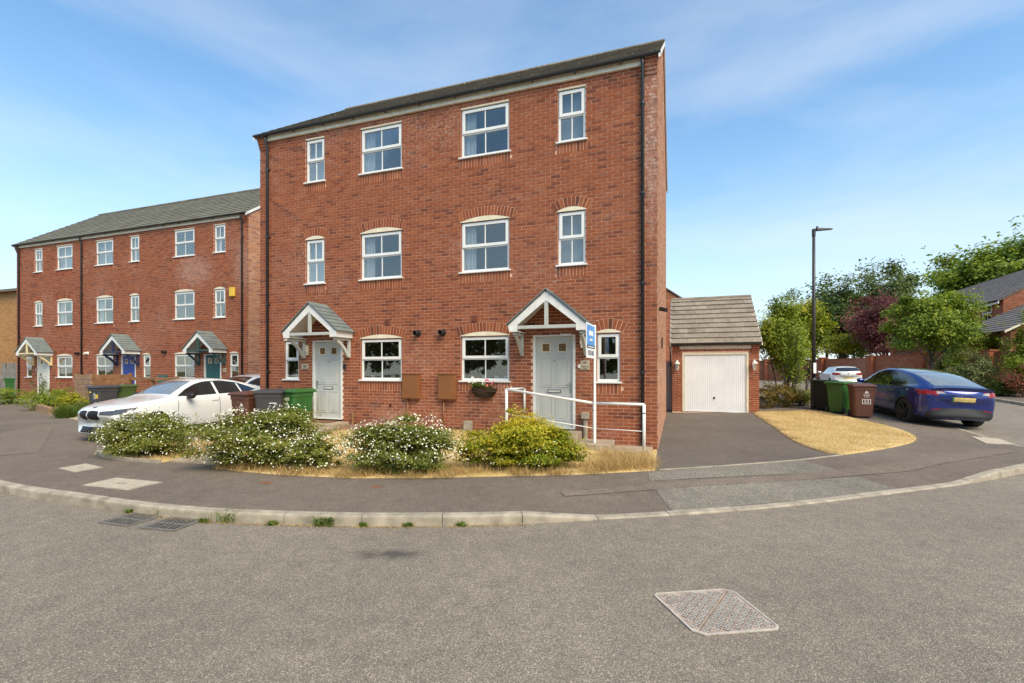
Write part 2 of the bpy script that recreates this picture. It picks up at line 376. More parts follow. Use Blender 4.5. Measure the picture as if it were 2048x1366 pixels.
def leaf_mat(name, stops, trans=.35, rough=.5):
    m = bpy.data.materials.new(name); m.use_nodes = True; nt = m.node_tree
    b = nt.nodes['Principled BSDF']; o = nt.nodes['Material Output']
    c = ramp(nt, attr(nt), stops)
    nt.links.new(c, b.inputs['Base Color']); b.inputs['Roughness'].default_value = rough; b.inputs['Specular IOR Level'].default_value = .3
    t = nt.nodes.new('ShaderNodeBsdfTranslucent'); nt.links.new(mixrgb(nt, 1, c, (1.25,1.2,.7), 'MULTIPLY'), t.inputs[0])
    mix = nt.nodes.new('ShaderNodeMixShader'); mix.inputs[0].default_value = trans
    nt.links.new(b.outputs[0], mix.inputs[1]); nt.links.new(t.outputs[0], mix.inputs[2]); nt.links.new(mix.outputs[0], o.inputs[0])
    return m
L = {}
L['bush'] = leaf_mat('olive_green_leaf', [(0, (0.096,0.131,0.022)), (.5, (0.220,0.247,0.044)), (.85, (0.371,0.357,0.083)), (1, (0.413,0.275,0.083))])
L['lime'] = leaf_mat('lime_leaf', [(0, (.08,.14,.012)), (.4, (.22,.27,.02)), (.75, (.47,.43,.03)), (1, (.62,.52,.05))])
L['yellowgreen'] = leaf_mat('yellow_green_leaf', [(0, (0.096,0.160,0.019)), (.5, (0.224,0.304,0.032)), (1, (0.432,0.448,0.064))])
L['mid'] = leaf_mat('mid_green_leaf', [(0, (0.053,0.098,0.018)), (.5, (0.112,0.180,0.030)), (1, (0.225,0.270,0.053))])
L['dark'] = leaf_mat('dark_green_leaf', [(0, (0.030,0.061,0.016)), (.6, (0.068,0.115,0.027)), (1, (0.135,0.176,0.047))])
L['far'] = leaf_mat('grey_green_leaf', [(0, (0.075,0.112,0.033)), (.6, (0.143,0.188,0.057)), (1, (0.255,0.270,0.098))])
L['purple'] = leaf_mat('purple_leaf', [(0, (0.090,0.031,0.036)), (.6, (0.219,0.072,0.077)), (1, (0.410,0.154,0.128))])
L['varieg'] = leaf_mat('cream_edged_leaf', [(0, (0.088,0.125,0.037)), (.5, (0.213,0.250,0.094)), (1, (0.525,0.488,0.237))])
L['rustleaf'] = leaf_mat('rust_tinted_leaf', [(0, (0.078,0.078,0.018)), (.5, (0.195,0.156,0.033)), (1, (0.364,0.208,0.052))])
L['straw'] = leaf_mat('dry_straw', [(0, (.30,.19,.07)), (.5, (.50,.34,.14)), (1, (.66,.50,.26))], .25)
L['grassdry'] = leaf_mat('dry_lawn_blade', [(0, (.30,.25,.06)), (.25, (.50,.37,.15)), (.7, (.66,.50,.26)), (1, (.78,.64,.38))], .2)
L['grassgreen'] = leaf_mat('green_grass_blade', [(0, (.06,.11,.015)), (.6, (.15,.21,.03)), (1, (.33,.30,.06))], .3)
L['red'] = leaf_mat('red_green_leaf', [(0, (0.065,0.091,0.026)), (.5, (0.208,0.078,0.046)), (1, (0.390,0.104,0.065))])
M['flower_white'] = plain('white_petal', (.74,.71,.58), .7, var=.05)
M['flower_pink'] = plain('pink_petal', (.62,.12,.16), .7, var=.15)

# ------------------------------------------------------------------ terrain
def gbase(x, y):
    l = float(np.interp(y, [0, 10, 13, 20, 30, 60, 200], [.1, .1, .13, .2, .3, .4, .6]))
    r = float(np.interp(y, [0, 11.9, 14.5, 18, 25, 32, 60, 200], [.1, .1, .24, .42, .53, .64, 1.2, 2.0]))
    return lerp(l, r, sm((x-6)/5))
def road_z(x, y): return gbase(x, y)-.1
KERB = [(-26,19.2),(-20,14.9),(-15.5,11.6),(-12,9.35),(-9.2,7.75),(-7.28,6.77),(-5.65,6.14),(-4.2,5.66),(-3.2,5.44),(-1.92,5.32),(-.92,5.31),(.117,5.38),(1.045,5.53),
        (2.27,5.75),(3.59,6.08),(5.34,6.67),(6.86,7.22),(8.6,8.0),(9.9,8.78),(10.8,9.65),(11.5,10.75),(12.2,12.4),(13.2,15.0),(14.1,17.6),(14.8,20.2)]
def catmull(pts, per=8):
    P = [np.array(p, float) for p in pts]; P = [2*P[0]-P[1]]+P+[2*P[-1]-P[-2]]; out = []
    for i in range(1, len(P)-2):
        for k in range(per):
            t = k/per; a, b, c, d = P[i-1:i+3]
            out.append(.5*((2*b)+(-a+c)*t+(2*a-5*b+4*c-d)*t*t+(-a+3*b-3*c+d)*t**3))
    out.append(P[-2]); return np.array(out)
KL = catmull(KERB, 12)
KS = np.r_[0, np.cumsum(np.linalg.norm(np.diff(KL, axis=0), axis=1))]
def kerb_at(s): return np.array([np.interp(s, KS, KL[:,0]), np.interp(s, KS, KL[:,1])])
def s_of_x(x): return float(np.interp(x, KL[:,0], KS))
S1, S2, S3, S4, S5 = s_of_x(.15), s_of_x(1.05), s_of_x(6.8), s_of_x(7.75), s_of_x(10.9)
def kerb_h(s): return float(np.interp(s, [S1, S2, S3, S4, S5, S5+1], [.115, .022, .022, .11, .11, .03]))
def P(x, y):
    d = np.hypot(KL[:,0]-x, KL[:,1]-y); i = int(d.argmin()); g = gbase(x, y)
    if d[i] > 1.5: return g
    k = road_z(x, y)+kerb_h(KS[i])-.004
    return lerp(k, g, sm(d[i]/1.5))

def sheet(name, poly, zf, off, mat, step=.5, parent=None, kind='structure', skirt=0):
    bm = bmesh.new(); vs = [bm.verts.new((x, y, 0)) for x, y in poly]; bm.faces.new(vs)
    bmesh.ops.triangulate(bm, faces=bm.faces[:])
    xs = [p[0] for p in poly]; ys = [p[1] for p in poly]
    for ax, lo, hi in ((0, min(xs), max(xs)), (1, min(ys), max(ys))):
        k = math.ceil(lo/step)
        while k*step < hi:
            co = [0,0,0]; co[ax] = k*step; no = [0,0,0]; no[ax] = 1
            bmesh.ops.bisect_plane(bm, geom=bm.verts[:]+bm.edges[:]+bm.faces[:], plane_co=co, plane_no=no, dist=1e-5)
            k += 1
    for v in bm.verts: v.co.z = zf(v.co.x, v.co.y)+off
    bmesh.ops.recalc_face_normals(bm, faces=bm.faces)
    for f in bm.faces:
        if f.normal.z < 0: f.normal_flip()
    if skirt:
        ed = [e for e in bm.edges if e.is_boundary]
        r = bmesh.ops.extrude_edge_only(bm, edges=ed)
        for v in [g for g in r['geom'] if isinstance(g, bmesh.types.BMVert)]: v.co.z -= skirt
    me = bpy.data.meshes.new(name); bm.to_mesh(me); bm.free(); me.materials.append(mat)
    me.polygons.foreach_set('use_smooth', [True]*len(me.polygons))
    return obj(name, me, parent, kind=kind)

# far ground and road
gm = MB(); gx = [-900,-300,-120,-70,-40,-20,0,20,40,60,90,140,300,900]; gy = [-60,-20,0,20,40,60,80,110,160,300,900,1500]
for j in range(len(gy)):
    for i in range(len(gx)): gm.v.append((gx[i], gy[j], gbase(gx[i], gy[j])-.35))
for j in range(len(gy)-1):
    for i in range(len(gx)-1):
        a = j*len(gx)+i; gm.f.append((a, a+1, a+len(gx)+1, a+len(gx))); gm.m.append(0); gm.t.append(.5)
gm.build('ground', M['ground'], kind='structure')
rx = np.arange(-45, 61, 1.0); ry = np.arange(-14, 62, 1.0)
V = np.array([(x, y, road_z(x, y)) for y in ry for x in rx]); nx = len(rx)
Q = np.array([(j*nx+i, j*nx+i+1, (j+1)*nx+i+1, (j+1)*nx+i) for j in range(len(ry)-1) for i in range(nx-1)])
obj('road', np_mesh('road', V, Q, np.full(len(Q), .5), M['road']), kind='structure')

# pavement: everything behind the kerb line
dK = np.gradient(KL, axis=0); nrm = np.c_[-dK[:,1], dK[:,0]]; nrm /= np.linalg.norm(nrm, axis=1)[:,None]
KB = KL+nrm*.118
pav = [tuple(p) for p in KB[::3]]+[(15.0, 21.5),(9,22.5),(9,36),(-32,36),(-32,22)]
sheet('pavement', pav, P, 0, M['pavement'], .5)

# kerb stones
kerb = bpy.data.objects.new('kerb', None); col.objects.link(kerb); kerb['kind'] = 'structure'
s = 0; i = 0; offs = s_of_x(.117) % .9
s = offs-.9
while s < KS[-1]-.2:
    a, b = max(s+.004, 0), min(s+.896, KS[-1]); m = MB(); n = 4; rings = []
    jz = rnd.uniform(-.004, .004)
    for k in range(n+1):
        q = lerp(a, b, k/n); c = kerb_at(q); t = kerb_at(min(q+.05, KS[-1]))-kerb_at(max(q-.05, 0)); t /= np.linalg.norm(t)
        nn = np.array([-t[1], t[0]]); z0 = road_z(*c); hh = kerb_h(q)+jz
        ring = []
        for (dd, z) in ((0,-.06),(.004,max(hh-.03,-.02)),(.008,hh-.012),(.022,hh),(.122,hh+.003),(.126,-.06)):
            p = c+nn*dd; ring.append((p[0], p[1], z0+z))
        rings.append(ring)
    vs = [v for r in rings for v in r]; R = 6; fs = []
    for k in range(n):
        for j in range(R): fs.append((k*R+j, k*R+(j+1) % R, (k+1)*R+(j+1) % R, (k+1)*R+j))
    fs += [tuple(range(R)), tuple(n*R+j for j in range(R))[::-1]]
    m.add(vs, fs); m.build('kerb_stone', M['concrete'], kerb); s += .9
# far side kerb and pavement of the side road
FK = catmull([(17.6,13.5),(18.9,16.4),(20.1,18.7),(22.0,22.6),(23.1,27),(23.3,33),(23.0,41)], 6)
FS = np.r_[0, np.cumsum(np.linalg.norm(np.diff(FK, axis=0), axis=1))]
fkerb = bpy.data.objects.new('far_kerb', None); col.objects.link(fkerb); fkerb['kind'] = 'structure'
q = 0
while q < FS[-1]-.95:
    m = MB(); ps = []
    for e in (q+.004, q+.91):
        c = np.array([np.interp(e, FS, FK[:,0]), np.interp(e, FS, FK[:,1])]); c2 = np.array([np.interp(e+.1, FS, FK[:,0]), np.interp(e+.1, FS, FK[:,1])])
        t = c2-c; t = t/np.linalg.norm(t) if np.linalg.norm(t) > 0 else np.array([0,1.]); ps.append((c, np.array([t[1], -t[0]])))
    (a, na), (b, nb) = ps; za, zb = road_z(*a), road_z(*b)
    m.hexa([(a[0],a[1],za-.05),(a[0]+na[0]*.125,a[1]+na[1]*.125,za-.05),(b[0]+nb[0]*.125,b[1]+nb[1]*.125,zb-.05),(b[0],b[1],zb-.05),
            (a[0],a[1],za+.11),(a[0]+na[0]*.125,a[1]+na[1]*.125,za+.11),(b[0]+nb[0]*.125,b[1]+nb[1]*.125,zb+.11),(b[0],b[1],zb+.11)])
    m.build('kerb_stone', M['concrete'], fkerb); q += .915
sheet('far_pavement', [(p[0]+.12, p[1]) for p in FK[::2]]+[(26,41),(27,30),(29,22),(28,13)], road_z, .105, M['pavement'], 1.0)

# driveway in front of the garage, dropped-kerb crossing, trench scars
def pw(px, py, off=0):
    z = .1
    for _ in range(12):
        x, y = px2w(px, py, z+off); z = P(x, y)
    return (x, y)
drive_edge = [pw(1318,940), pw(1440,932.5), pw(1602,920), pw(1684,910)]
isl_left = [pw(1684,910), pw(1640,903), pw(1587,882.6), pw(1553,859), pw(1530,843), pw(1509,826)]
def hw(x, y): return (2.99+x*CT+y*ST, 9.75-x*ST+y*CT)          # house plan -> world
drv = drive_edge+isl_left[1:]+[hw(3.1, 8.25), hw(.2, 8.25), hw(.02, 8.25), hw(.02, 0)]
sheet('driveway', drv, P, .004, M['drive'], .5)
sheet('crossing_patch', [pw(1296,944), pw(1440,934), pw(1602,921.5), pw(1688,944), pw(1560,949), pw(1300,962)], P, .004, M['patch'], .5)
sheet('crossing_patch', [pw(1310,978), pw(1460,968), pw(1716,954), pw(1800,979), pw(1600,1001), pw(1400,1019), pw(1345,1024)], P, .004, M['patch'], .5)
sheet('trench_scar', [pw(1120,985), pw(1300,968), pw(1560,952), pw(1790,926), pw(1985,897), pw(2040,903), pw(1830,941), pw(1600,961), pw(1400,973), pw(1130,993)], P, .007, M['trench'], .5)
sheet('trench_scar', [pw(0,868), pw(76,850), pw(108,856), pw(76,905), pw(0,912)], P, .005, M['trench'], .5)
edg = MB()
for a, b in zip(drive_edge[:-1], drive_edge[1:]):
    n = 4
    for k in range(n):
        p0 = [lerp(a[j], b[j], k/n) for j in (0,1)]; p1 = [lerp(a[j], b[j], (k+.985)/n) for j in (0,1)]
        edg.bar((p0[0], p0[1], P(*p0)-.015), (p1[0], p1[1], P(*p1)-.015), .05, .05)
edg.build('edging_strip', M['concrete'], kind='structure')

# parched lawn island on the right
isl = isl_left+[pw(1560,822.5), pw(1618,820.5), pw(1668,828), pw(1720,840.5), pw(1775,853), pw(1815,866), pw(1832,877), pw(1822,886), pw(1780,896), pw(1730,904)]
isl = [tuple(p) for p in catmull(isl+[isl[0]], 4)[:-1]]
sheet('lawn', isl, P, .022, M['lawn'], .5, skirt=.05)

# front garden
def vfac(x, y):   # local plan coordinates of the house: (along front, into house)
    dx, dy = x-2.99, y-9.75
    return dx*CT-dy*ST, dx*ST+dy*CT
def LZ(x, y):
    u, v = vfac(x, y); t = sm(1-(-v-.15)/2.6)
    return max(P(x, y), .1)+.02+.20*t*sm((-u-.9)/1.2)
front = [(-4.93,7.9),(-4.3,7.66),(-3.63,7.44),(-2.45,7.22),(-1.4,7.22),(-.49,7.31),(1.06,7.46),(2.33,7.75),(2.95,9.68),hw(-1.0,-.01),hw(-4,-.01),hw(-7.45,-.01),(-4.25,11.9),(-4.62,9.6)]
sheet('front_lawn', front, LZ, 0, M['lawn'], .4, skirt=.06)
bedA = [(-8.15,9.35),(-7.6,8.95),(-6.95,8.65),(-6.2,8.42),(-5.93,10),(-5.75,12.2),(-6.35,12.85),(-6.75,11.8),(-7.2,10.6)]
sheet('lawn_strip', bedA, LZ, 0, M['lawn'], .4, skirt=.06)
path = bpy.data.objects.new('garden_path', None); col.objects.link(path); path['kind'] = 'structure'
for r in range(8):
    for c in range(2):
        y0 = 8.1+r*.56; m = MB()
        def pp(a, b):
            Yv = lerp(8.15, 12.35, b); xl = lerp(-6.13, -5.68, b); xr = lerp(-4.97, -4.32, b); x = lerp(xl, xr, a); Yv += (1-a)*lerp(.35, .12, b)
            return (x, Yv)
        a0, a1, b0, b1 = c/2+.006, (c+1)/2-.006, r/8+.003, (r+1)/8-.003; j = rnd.uniform(-.004, .006)
        q = [pp(a0,b0), pp(a1,b0), pp(a1,b1), pp(a0,b1)]
        zz = [LZ(*k)+.012+j for k in q]
        m.hexa([(q[k][0], q[k][1], zz[k]-.08) for k in range(4)]+[(q[k][0], q[k][1], zz[k]) for k in range(4)])
        m.build('slab', M['slab'], path, bevel=.006)
m = MB()
ec = catmull([(-8.2,9.4),(-8.15,10.3),(-7.62,8.93),(-6.95,8.6),(-6.2,8.38)][0:1]+[(-7.62,8.93),(-6.95,8.6),(-6.2,8.38)], 6)
for a, b in zip(ec[:-1], ec[1:]): m.bar((a[0],a[1],P(*a)+.01), (b[0],b[1],P(*b)+.01), .05, .09)
m.build('edging_strip', M['concrete'], kind='structure')

# ------------------------------------------------------------------ brickwork
Z0 = .107                       # first brick course of the houses; every sill falls on a course
def brick_rows(L0, L1, z0, z1, holes, xr=None, jit=0):
    out = []; k = 0
    while z0+k*.075 < z1-.02:
        za = z0+k*.075+.007; zb = min(za+.061, z1); zm = (za+zb)/2
        a, b = (L0, L1) if xr is None else xr(zm)
        cuts = sorted((h[0], h[1]) for h in holes if h[2] < zm < h[3])
        x = L0-(.1125 if k % 2 else 0)-jit
        while x < b:
            segs = [(max(x+.006, a), min(x+.219, b))]
            for c in cuts:
                ns = []
                for (p, q) in segs:
                    if c[1] <= p or c[0] >= q: ns.append((p, q))
                    else:
                        if c[0]-.005 > p: ns.append((p, c[0]-.005))
                        if c[1]+.005 < q: ns.append((c[1]+.005, q))
                segs = ns
            for (p, q) in segs:
                if q-p > .03: out.append((p, q, za, zb))
            x += .225
        k += 1
    return out
def tone_brick(r):
    v = r.random()
    if v < .15: return r.uniform(.10, .30)
    if v < .92: return min(1, max(.25, r.gauss(.54, .12)))
    return r.uniform(.85, 1)
def add_brick(mb, T, b, t, m=0, jd=0):
    x0, x1, z0, z1 = b
    vs = [T(x0,z0,jd),T(x1,z0,jd),T(x1,z1,jd),T(x0,z1,jd),T(x0,z0,-.014),T(x1,z0,-.014),T(x1,z1,-.014),T(x0,z1,-.014)]
    mb.add(vs, [(0,1,2,3),(0,4,5,1),(1,5,6,2),(2,6,7,3),(3,7,4,0)], m, t)
def bricks_joined(parent, name, rows, T, mat, seed=1):
    r = random.Random(seed); mb = MB()
    for b in rows: add_brick(mb, T, b, tone_brick(r), 0, r.uniform(-.0015, .0015))
    return mb.build(name, mat, parent, kind='stuff')
BRICK_CACHE = {}
def brick_objects(parent, rows, fw, mat, seed=2):
    """single bricks on a front (plane y=0, facing -y); shared meshes per width and tone step"""
    r = random.Random(seed)
    for (x0, x1, z0, z1) in rows:
        w = round(x1-x0, 3); t = round(tone_brick(r)*11)/11; key = (w, round(z1-z0, 3), t, mat.name)
        if key not in BRICK_CACHE:
            mb = MB(); add_brick(mb, lambda x, z, d: (x, -d, z), (-w/2, w/2, -(z1-z0)/2, (z1-z0)/2), t); me = mb.mesh('brick', mat)
            bm = bmesh.new(); bm.from_mesh(me); bmesh.ops.recalc_face_normals(bm, faces=bm.faces); bm.to_mesh(me); bm.free(); BRICK_CACHE[key] = me
        o = obj('brick', BRICK_CACHE[key], parent); o.location = ((x0+x1)/2, r.uniform(-.0015, .0015), (z0+z1)/2)
def backing(mb, L0, L1, z0, z1, holes, T, d=-.008, m=0):
    xs = sorted({L0, L1, *[v for h in holes for v in h[:2] if L0 < v < L1]}); zs = sorted({z0, z1, *[v for h in holes for v in h[2:] if z0 < v < z1]})
    for i in range(len(xs)-1):
        for j in range(len(zs)-1):
            xm, zm = (xs[i]+xs[i+1])/2, (zs[j]+zs[j+1])/2
            if any(h[0] < xm < h[1] and h[2] < zm < h[3] for h in holes): continue
            mb.add([T(xs[i],zs[j],d),T(xs[i+1],zs[j],d),T(xs[i+1],zs[j+1],d),T(xs[i],zs[j+1],d)], [(0,1,2,3)], m)
    for h in holes:
        c = [(h[0],h[2]),(h[1],h[2]),(h[1],h[3]),(h[0],h[3])]
        for k in range(4):
            a, b = c[k], c[(k+1) % 4]
            mb.add([T(*a,d),T(*b,d),T(*b,-.16),T(*a,-.16)], [(0,1,2,3)], 1, .45)

# ------------------------------------------------------------------ tiles
TILE_CACHE = {}
def tile_field(roof, x0, x1, y0, z0, pitch, slen, mat, world_of, nind=300, tw=.33, gauge=.34, thick=.026, lift=.038, seed=3, stagger=True, lap=.05):
    r = random.Random(seed); cp, sp_ = math.cos(pitch), math.sin(pitch); cells = []
    row = 0
    while row*gauge < slen-.05:
        s0 = row*gauge; ln = min(gauge+lap, slen-s0); x = x0-(tw/2 if (stagger and row % 2) else 0)
        while x < x1-.01:
            a, b = max(x, x0), min(x+tw-.004, x1)
            if b-a > .04: cells.append((a, b, s0, ln))
            x += tw
        row += 1
    def key(c): return (world_of(((c[0]+c[1])/2, y0+c[2]*cp, z0+c[2]*sp_))-Vector((0,0,H))).length
    cells.sort(key=key)
    def verts(w, ln):
        return [(0,0,lift-thick),(w,0,lift-thick),(w,ln,.0),(0,ln,.0),(0,0,lift),(w,0,lift),(w,ln,thick*.4),(0,ln,thick*.4)]
    rest = MB()
    for i, (a, b, s0, ln) in enumerate(cells):
        t = round(min(1, max(0, r.gauss(.5, .22)))*7)/7; w = round(b-a, 3); ln = round(ln, 3)
        if i < nind:
            k = (w, ln, t, mat.name, lift, thick)
            if k not in TILE_CACHE:
                TILE_CACHE[k] = MB().hexa(verts(w, ln), 0, t).mesh('tile', mat)
            o = obj('tile', TILE_CACHE[k], roof); o.location = (a, y0+s0*cp, z0+s0*sp_); o.rotation_euler = (pitch+r.uniform(-.006,.006), r.uniform(-.006,.006), 0)
        else:
            rest.hexa([(a+v[0], y0+(s0+v[1])*cp-v[2]*sp_, z0+(s0+v[1])*sp_+v[2]*cp) for v in verts(w, ln)], 0, t)
    if rest.f: rest.build('tile_courses', mat, roof, kind='stuff', fix=False)

# ------------------------------------------------------------------ windows and doors
WC = {}
def cached(key, fn):
    if key not in WC: WC[key] = fn()
    return WC[key]
def finish(mb, name, mats, bevel=False):
    me = mb.mesh(name, mats); bm = bmesh.new(); bm.from_mesh(me); bmesh.ops.recalc_face_normals(bm, faces=bm.faces)
    bm.to_mesh(me); bm.free(); return me
def window(house, x0, x1, z0, z1, bar=True, arch=0, inside='room', seed=0):
    w, h = round(x1-x0, 3), round(z1-z0, 3); r = random.Random(seed)
    zs = .035; zt = zs+(h-zs)*.50; fw = .052
    def frame():
        m = MB()
        m.box(.004, fw, .045, .11, zs, h-.004); m.box(w-fw, w-.004, .045, .11, zs, h-.004)
        m.box(fw, w-fw, .046, .11, zs, zs+fw); m.box(fw, w-fw, .046, .11, h-fw, h-.004); m.box(fw, w-fw, .046, .11, zt-.03, zt+.02)
        if bar: m.box(w/2-.012, w/2+.012, .058, .074, zs+fw, zt-.03)
        return finish(m, 'window', M['upvc'])
    win = obj('window', cached(('f', w, h, bar), frame), house); win.location = (x0, 0, z0)
    def sash():
        m = MB(); a, b, c, d = .03, w-.03, zt+.0, h-.025; k = .062
        m.box(a, a+k, .022, .06, c, d); m.box(b-k, b, .022, .06, c, d); m.box(a+k, b-k, .023, .06, c, c+k); m.box(a+k, b-k, .023, .06, d-k, d)
        if bar: m.box(w/2-.012, w/2+.012, .034, .05, c+k, d-k)
        return finish(m, 'sash', M['upvc'])
    so = obj('sash', cached(('s', w, h, bar), sash), win, bevel=0)
    cols = [(0, w/2), (w/2, w)] if bar else [(0, w)]
    for (a, b) in cols:
        for (c, d, y) in ((zs+fw-.01, zt-.02, .066), (zt+.05, h-.08, .044)):
            def pane(): return finish(MB().box(0, b-a-.04, 0, .005, 0, d-c), 'pane', M['glass'])
            o = obj('pane', cached(('p', round(b-a, 3), round(d-c, 3)), pane), win); o.location = (a+.02, y, c)
            o.rotation_euler = (r.uniform(-.004,.004), 0, r.uniform(-.004,.004))
    def sill(): return finish(MB().box(-.045, w+.045, -.045, .044, -.002, .033), 'sill', M['upvc'])
    obj('sill', cached(('l', w), sill), win, bevel=.006)
    if not arch: pass
    # what shows behind the glass
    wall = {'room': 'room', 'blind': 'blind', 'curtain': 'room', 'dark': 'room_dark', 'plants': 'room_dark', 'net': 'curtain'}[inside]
    def room():
        m = MB(); a, b, c, d = -.25, w+.25, -.35, h+.2; y0, y1 = .17, 1.7
        if inside in ('blind', 'net'): a, b, c, d, y1 = .0, w, .0, h, .22
        for q in ([(a,y1,c),(b,y1,c),(b,y1,d),(a,y1,d)], [(a,y0,c),(a,y1,c),(a,y1,d),(a,y0,d)], [(b,y0,c),(b,y1,c),(b,y1,d),(b,y0,d)],
                  [(a,y0,c),(b,y0,c),(b,y1,c),(a,y1,c)], [(a,y0,d),(b,y0,d),(b,y1,d),(a,y1,d)]): m.add(q, [(0,1,2,3)])
        return m.mesh('room_interior', M[wall])
    obj('room_interior', cached(('r', w, h, inside), room), win)
    if inside in ('curtain',):
        m = MB(); n = 10; cw = w*.24; vs = []
        for i in range(n+1):
            x = .04+cw*i/n; vs += [(x, .15+.012*math.sin(i*1.9), zs+.02), (x, .15+.012*math.sin(i*1.9+.4), h-.02)]
        m.add(vs, [(2*i, 2*i+2, 2*i+3, 2*i+1) for i in range(n)]); m.build('curtain', M['curtain'], win, fix=False)
    if inside == 'plants':
        for k, cx in enumerate((.2, .36, .62, .8)):
            leafblob(win, 'house_plant', (w*cx, .26, zs+.10+.10), (.12, .08, .16), 90, .05, L['mid' if k != 2 else 'rustleaf'], 40+k)
        m = MB()
        for cx in (.16, .38, .66, .86): m.lathe([(0,0),(.05,0),(.06,.10),(0,.10)], 10, c=(w*cx, .26, zs+.01))
        m.build('plant_pot', M['curtain'], win)
    return win
def arch_over(house, x0, x1, zsp, rise, seed, cut=1.0):
    c = (x1-x0)/2+.03; R = (c*c+rise*rise)/(2*rise); cx = (x0+x1)/2; cz = zsp+rise-R; a = math.asin(min(1, c/R))
    brd = [(cx+R*math.sin(t), cz+R*math.cos(t)) for t in np.linspace(-a, a, 15)]
    m = MB(); m.prism([(cx-c, zsp-.006)]+brd+[(cx+c, zsp-.006)], lambda x, z: (x, -.010, z), lambda x, z: (x, .05, z)); m.build('arch_board', M['cream'], house)
    n = max(6, int(round(2*a*(R+.05)/.075))); r = random.Random(seed); bk = MB(); am = MB()
    ext = a*1.06
    arc = np.linspace(-ext, ext, 2*n+1); r0, r1 = R+.002, R+.222
    for i in range(len(arc)-1):
        q = [(cx+rr*math.sin(t), cz+rr*math.cos(t)) for t, rr in ((arc[i],r0),(arc[i+1],r0),(arc[i+1],r1),(arc[i],r1))]
        bk.add([(x, -.0035, z) for x, z in q], [(0,1,2,3)], 1)
    g = .0060/(R+.1)
    for i in range(n):
        t0, t1 = lerp(-ext, ext, i/n)+g, lerp(-ext, ext, (i+1)/n)-g
        q = [(cx+rr*math.sin(t), cz+rr*math.cos(t)) for t, rr in ((t0,r0+.003),(t1,r0+.003),(t1,r1-.004),(t0,r1-.004))]
        d = .0075+r.uniform(0, .002)
        am.add([(x, -d, z) for x, z in q]+[(x, -.003, z) for x, z in q], [(0,1,2,3),(0,4,5,1),(1,5,6,2),(2,6,7,3),(3,7,4,0)], 0, min(1, max(0, r.gauss(.38, .17))))
    am.v, off = am.v, len(am.v); b0 = len(am.v); am.v += bk.v
    for f, mi, t in zip(bk.f, bk.m, bk.t): am.f.append(tuple(b0+i for i in f)); am.m.append(mi); am.t.append(t)
    am.build('brick_arch', [M['brick'], M['mortar']], house, kind='stuff')
def soldier_rows(x0, x1, z0):
    out = []; n = int(round((x1-x0+.06)/.075)); st = (x1-x0+.06)/n
    for i in range(n): out.append((x0-.03+i*st+.008, x0-.03+(i+1)*st-.008, z0-.218, z0-.004))
    return out

def text_mesh(txt, size, mat, parent, loc, rot, name='lettering', align='CENTER', xs=1.0):
    cu = bpy.data.curves.new('t', 'FONT'); cu.body = txt; cu.size = size; cu.align_x = align; cu.align_y = 'CENTER'; cu.extrude = .0008; cu.resolution_u = 3
    to = bpy.data.objects.new('t', cu); col.objects.link(to); bpy.context.view_layer.update()
    dg = bpy.context.evaluated_depsgraph_get(); me = bpy.data.meshes.new_from_object(to.evaluated_get(dg))
    bpy.data.objects.remove(to); bpy.data.curves.remove(cu)
    me.materials.clear(); me.materials.append(mat)
    o = obj(name, me, parent); o.location = loc; o.rotation_euler = rot; o.scale = (xs, 1, 1); return o
FRONT = (math.pi/2, 0, 0)        # text that reads from -y

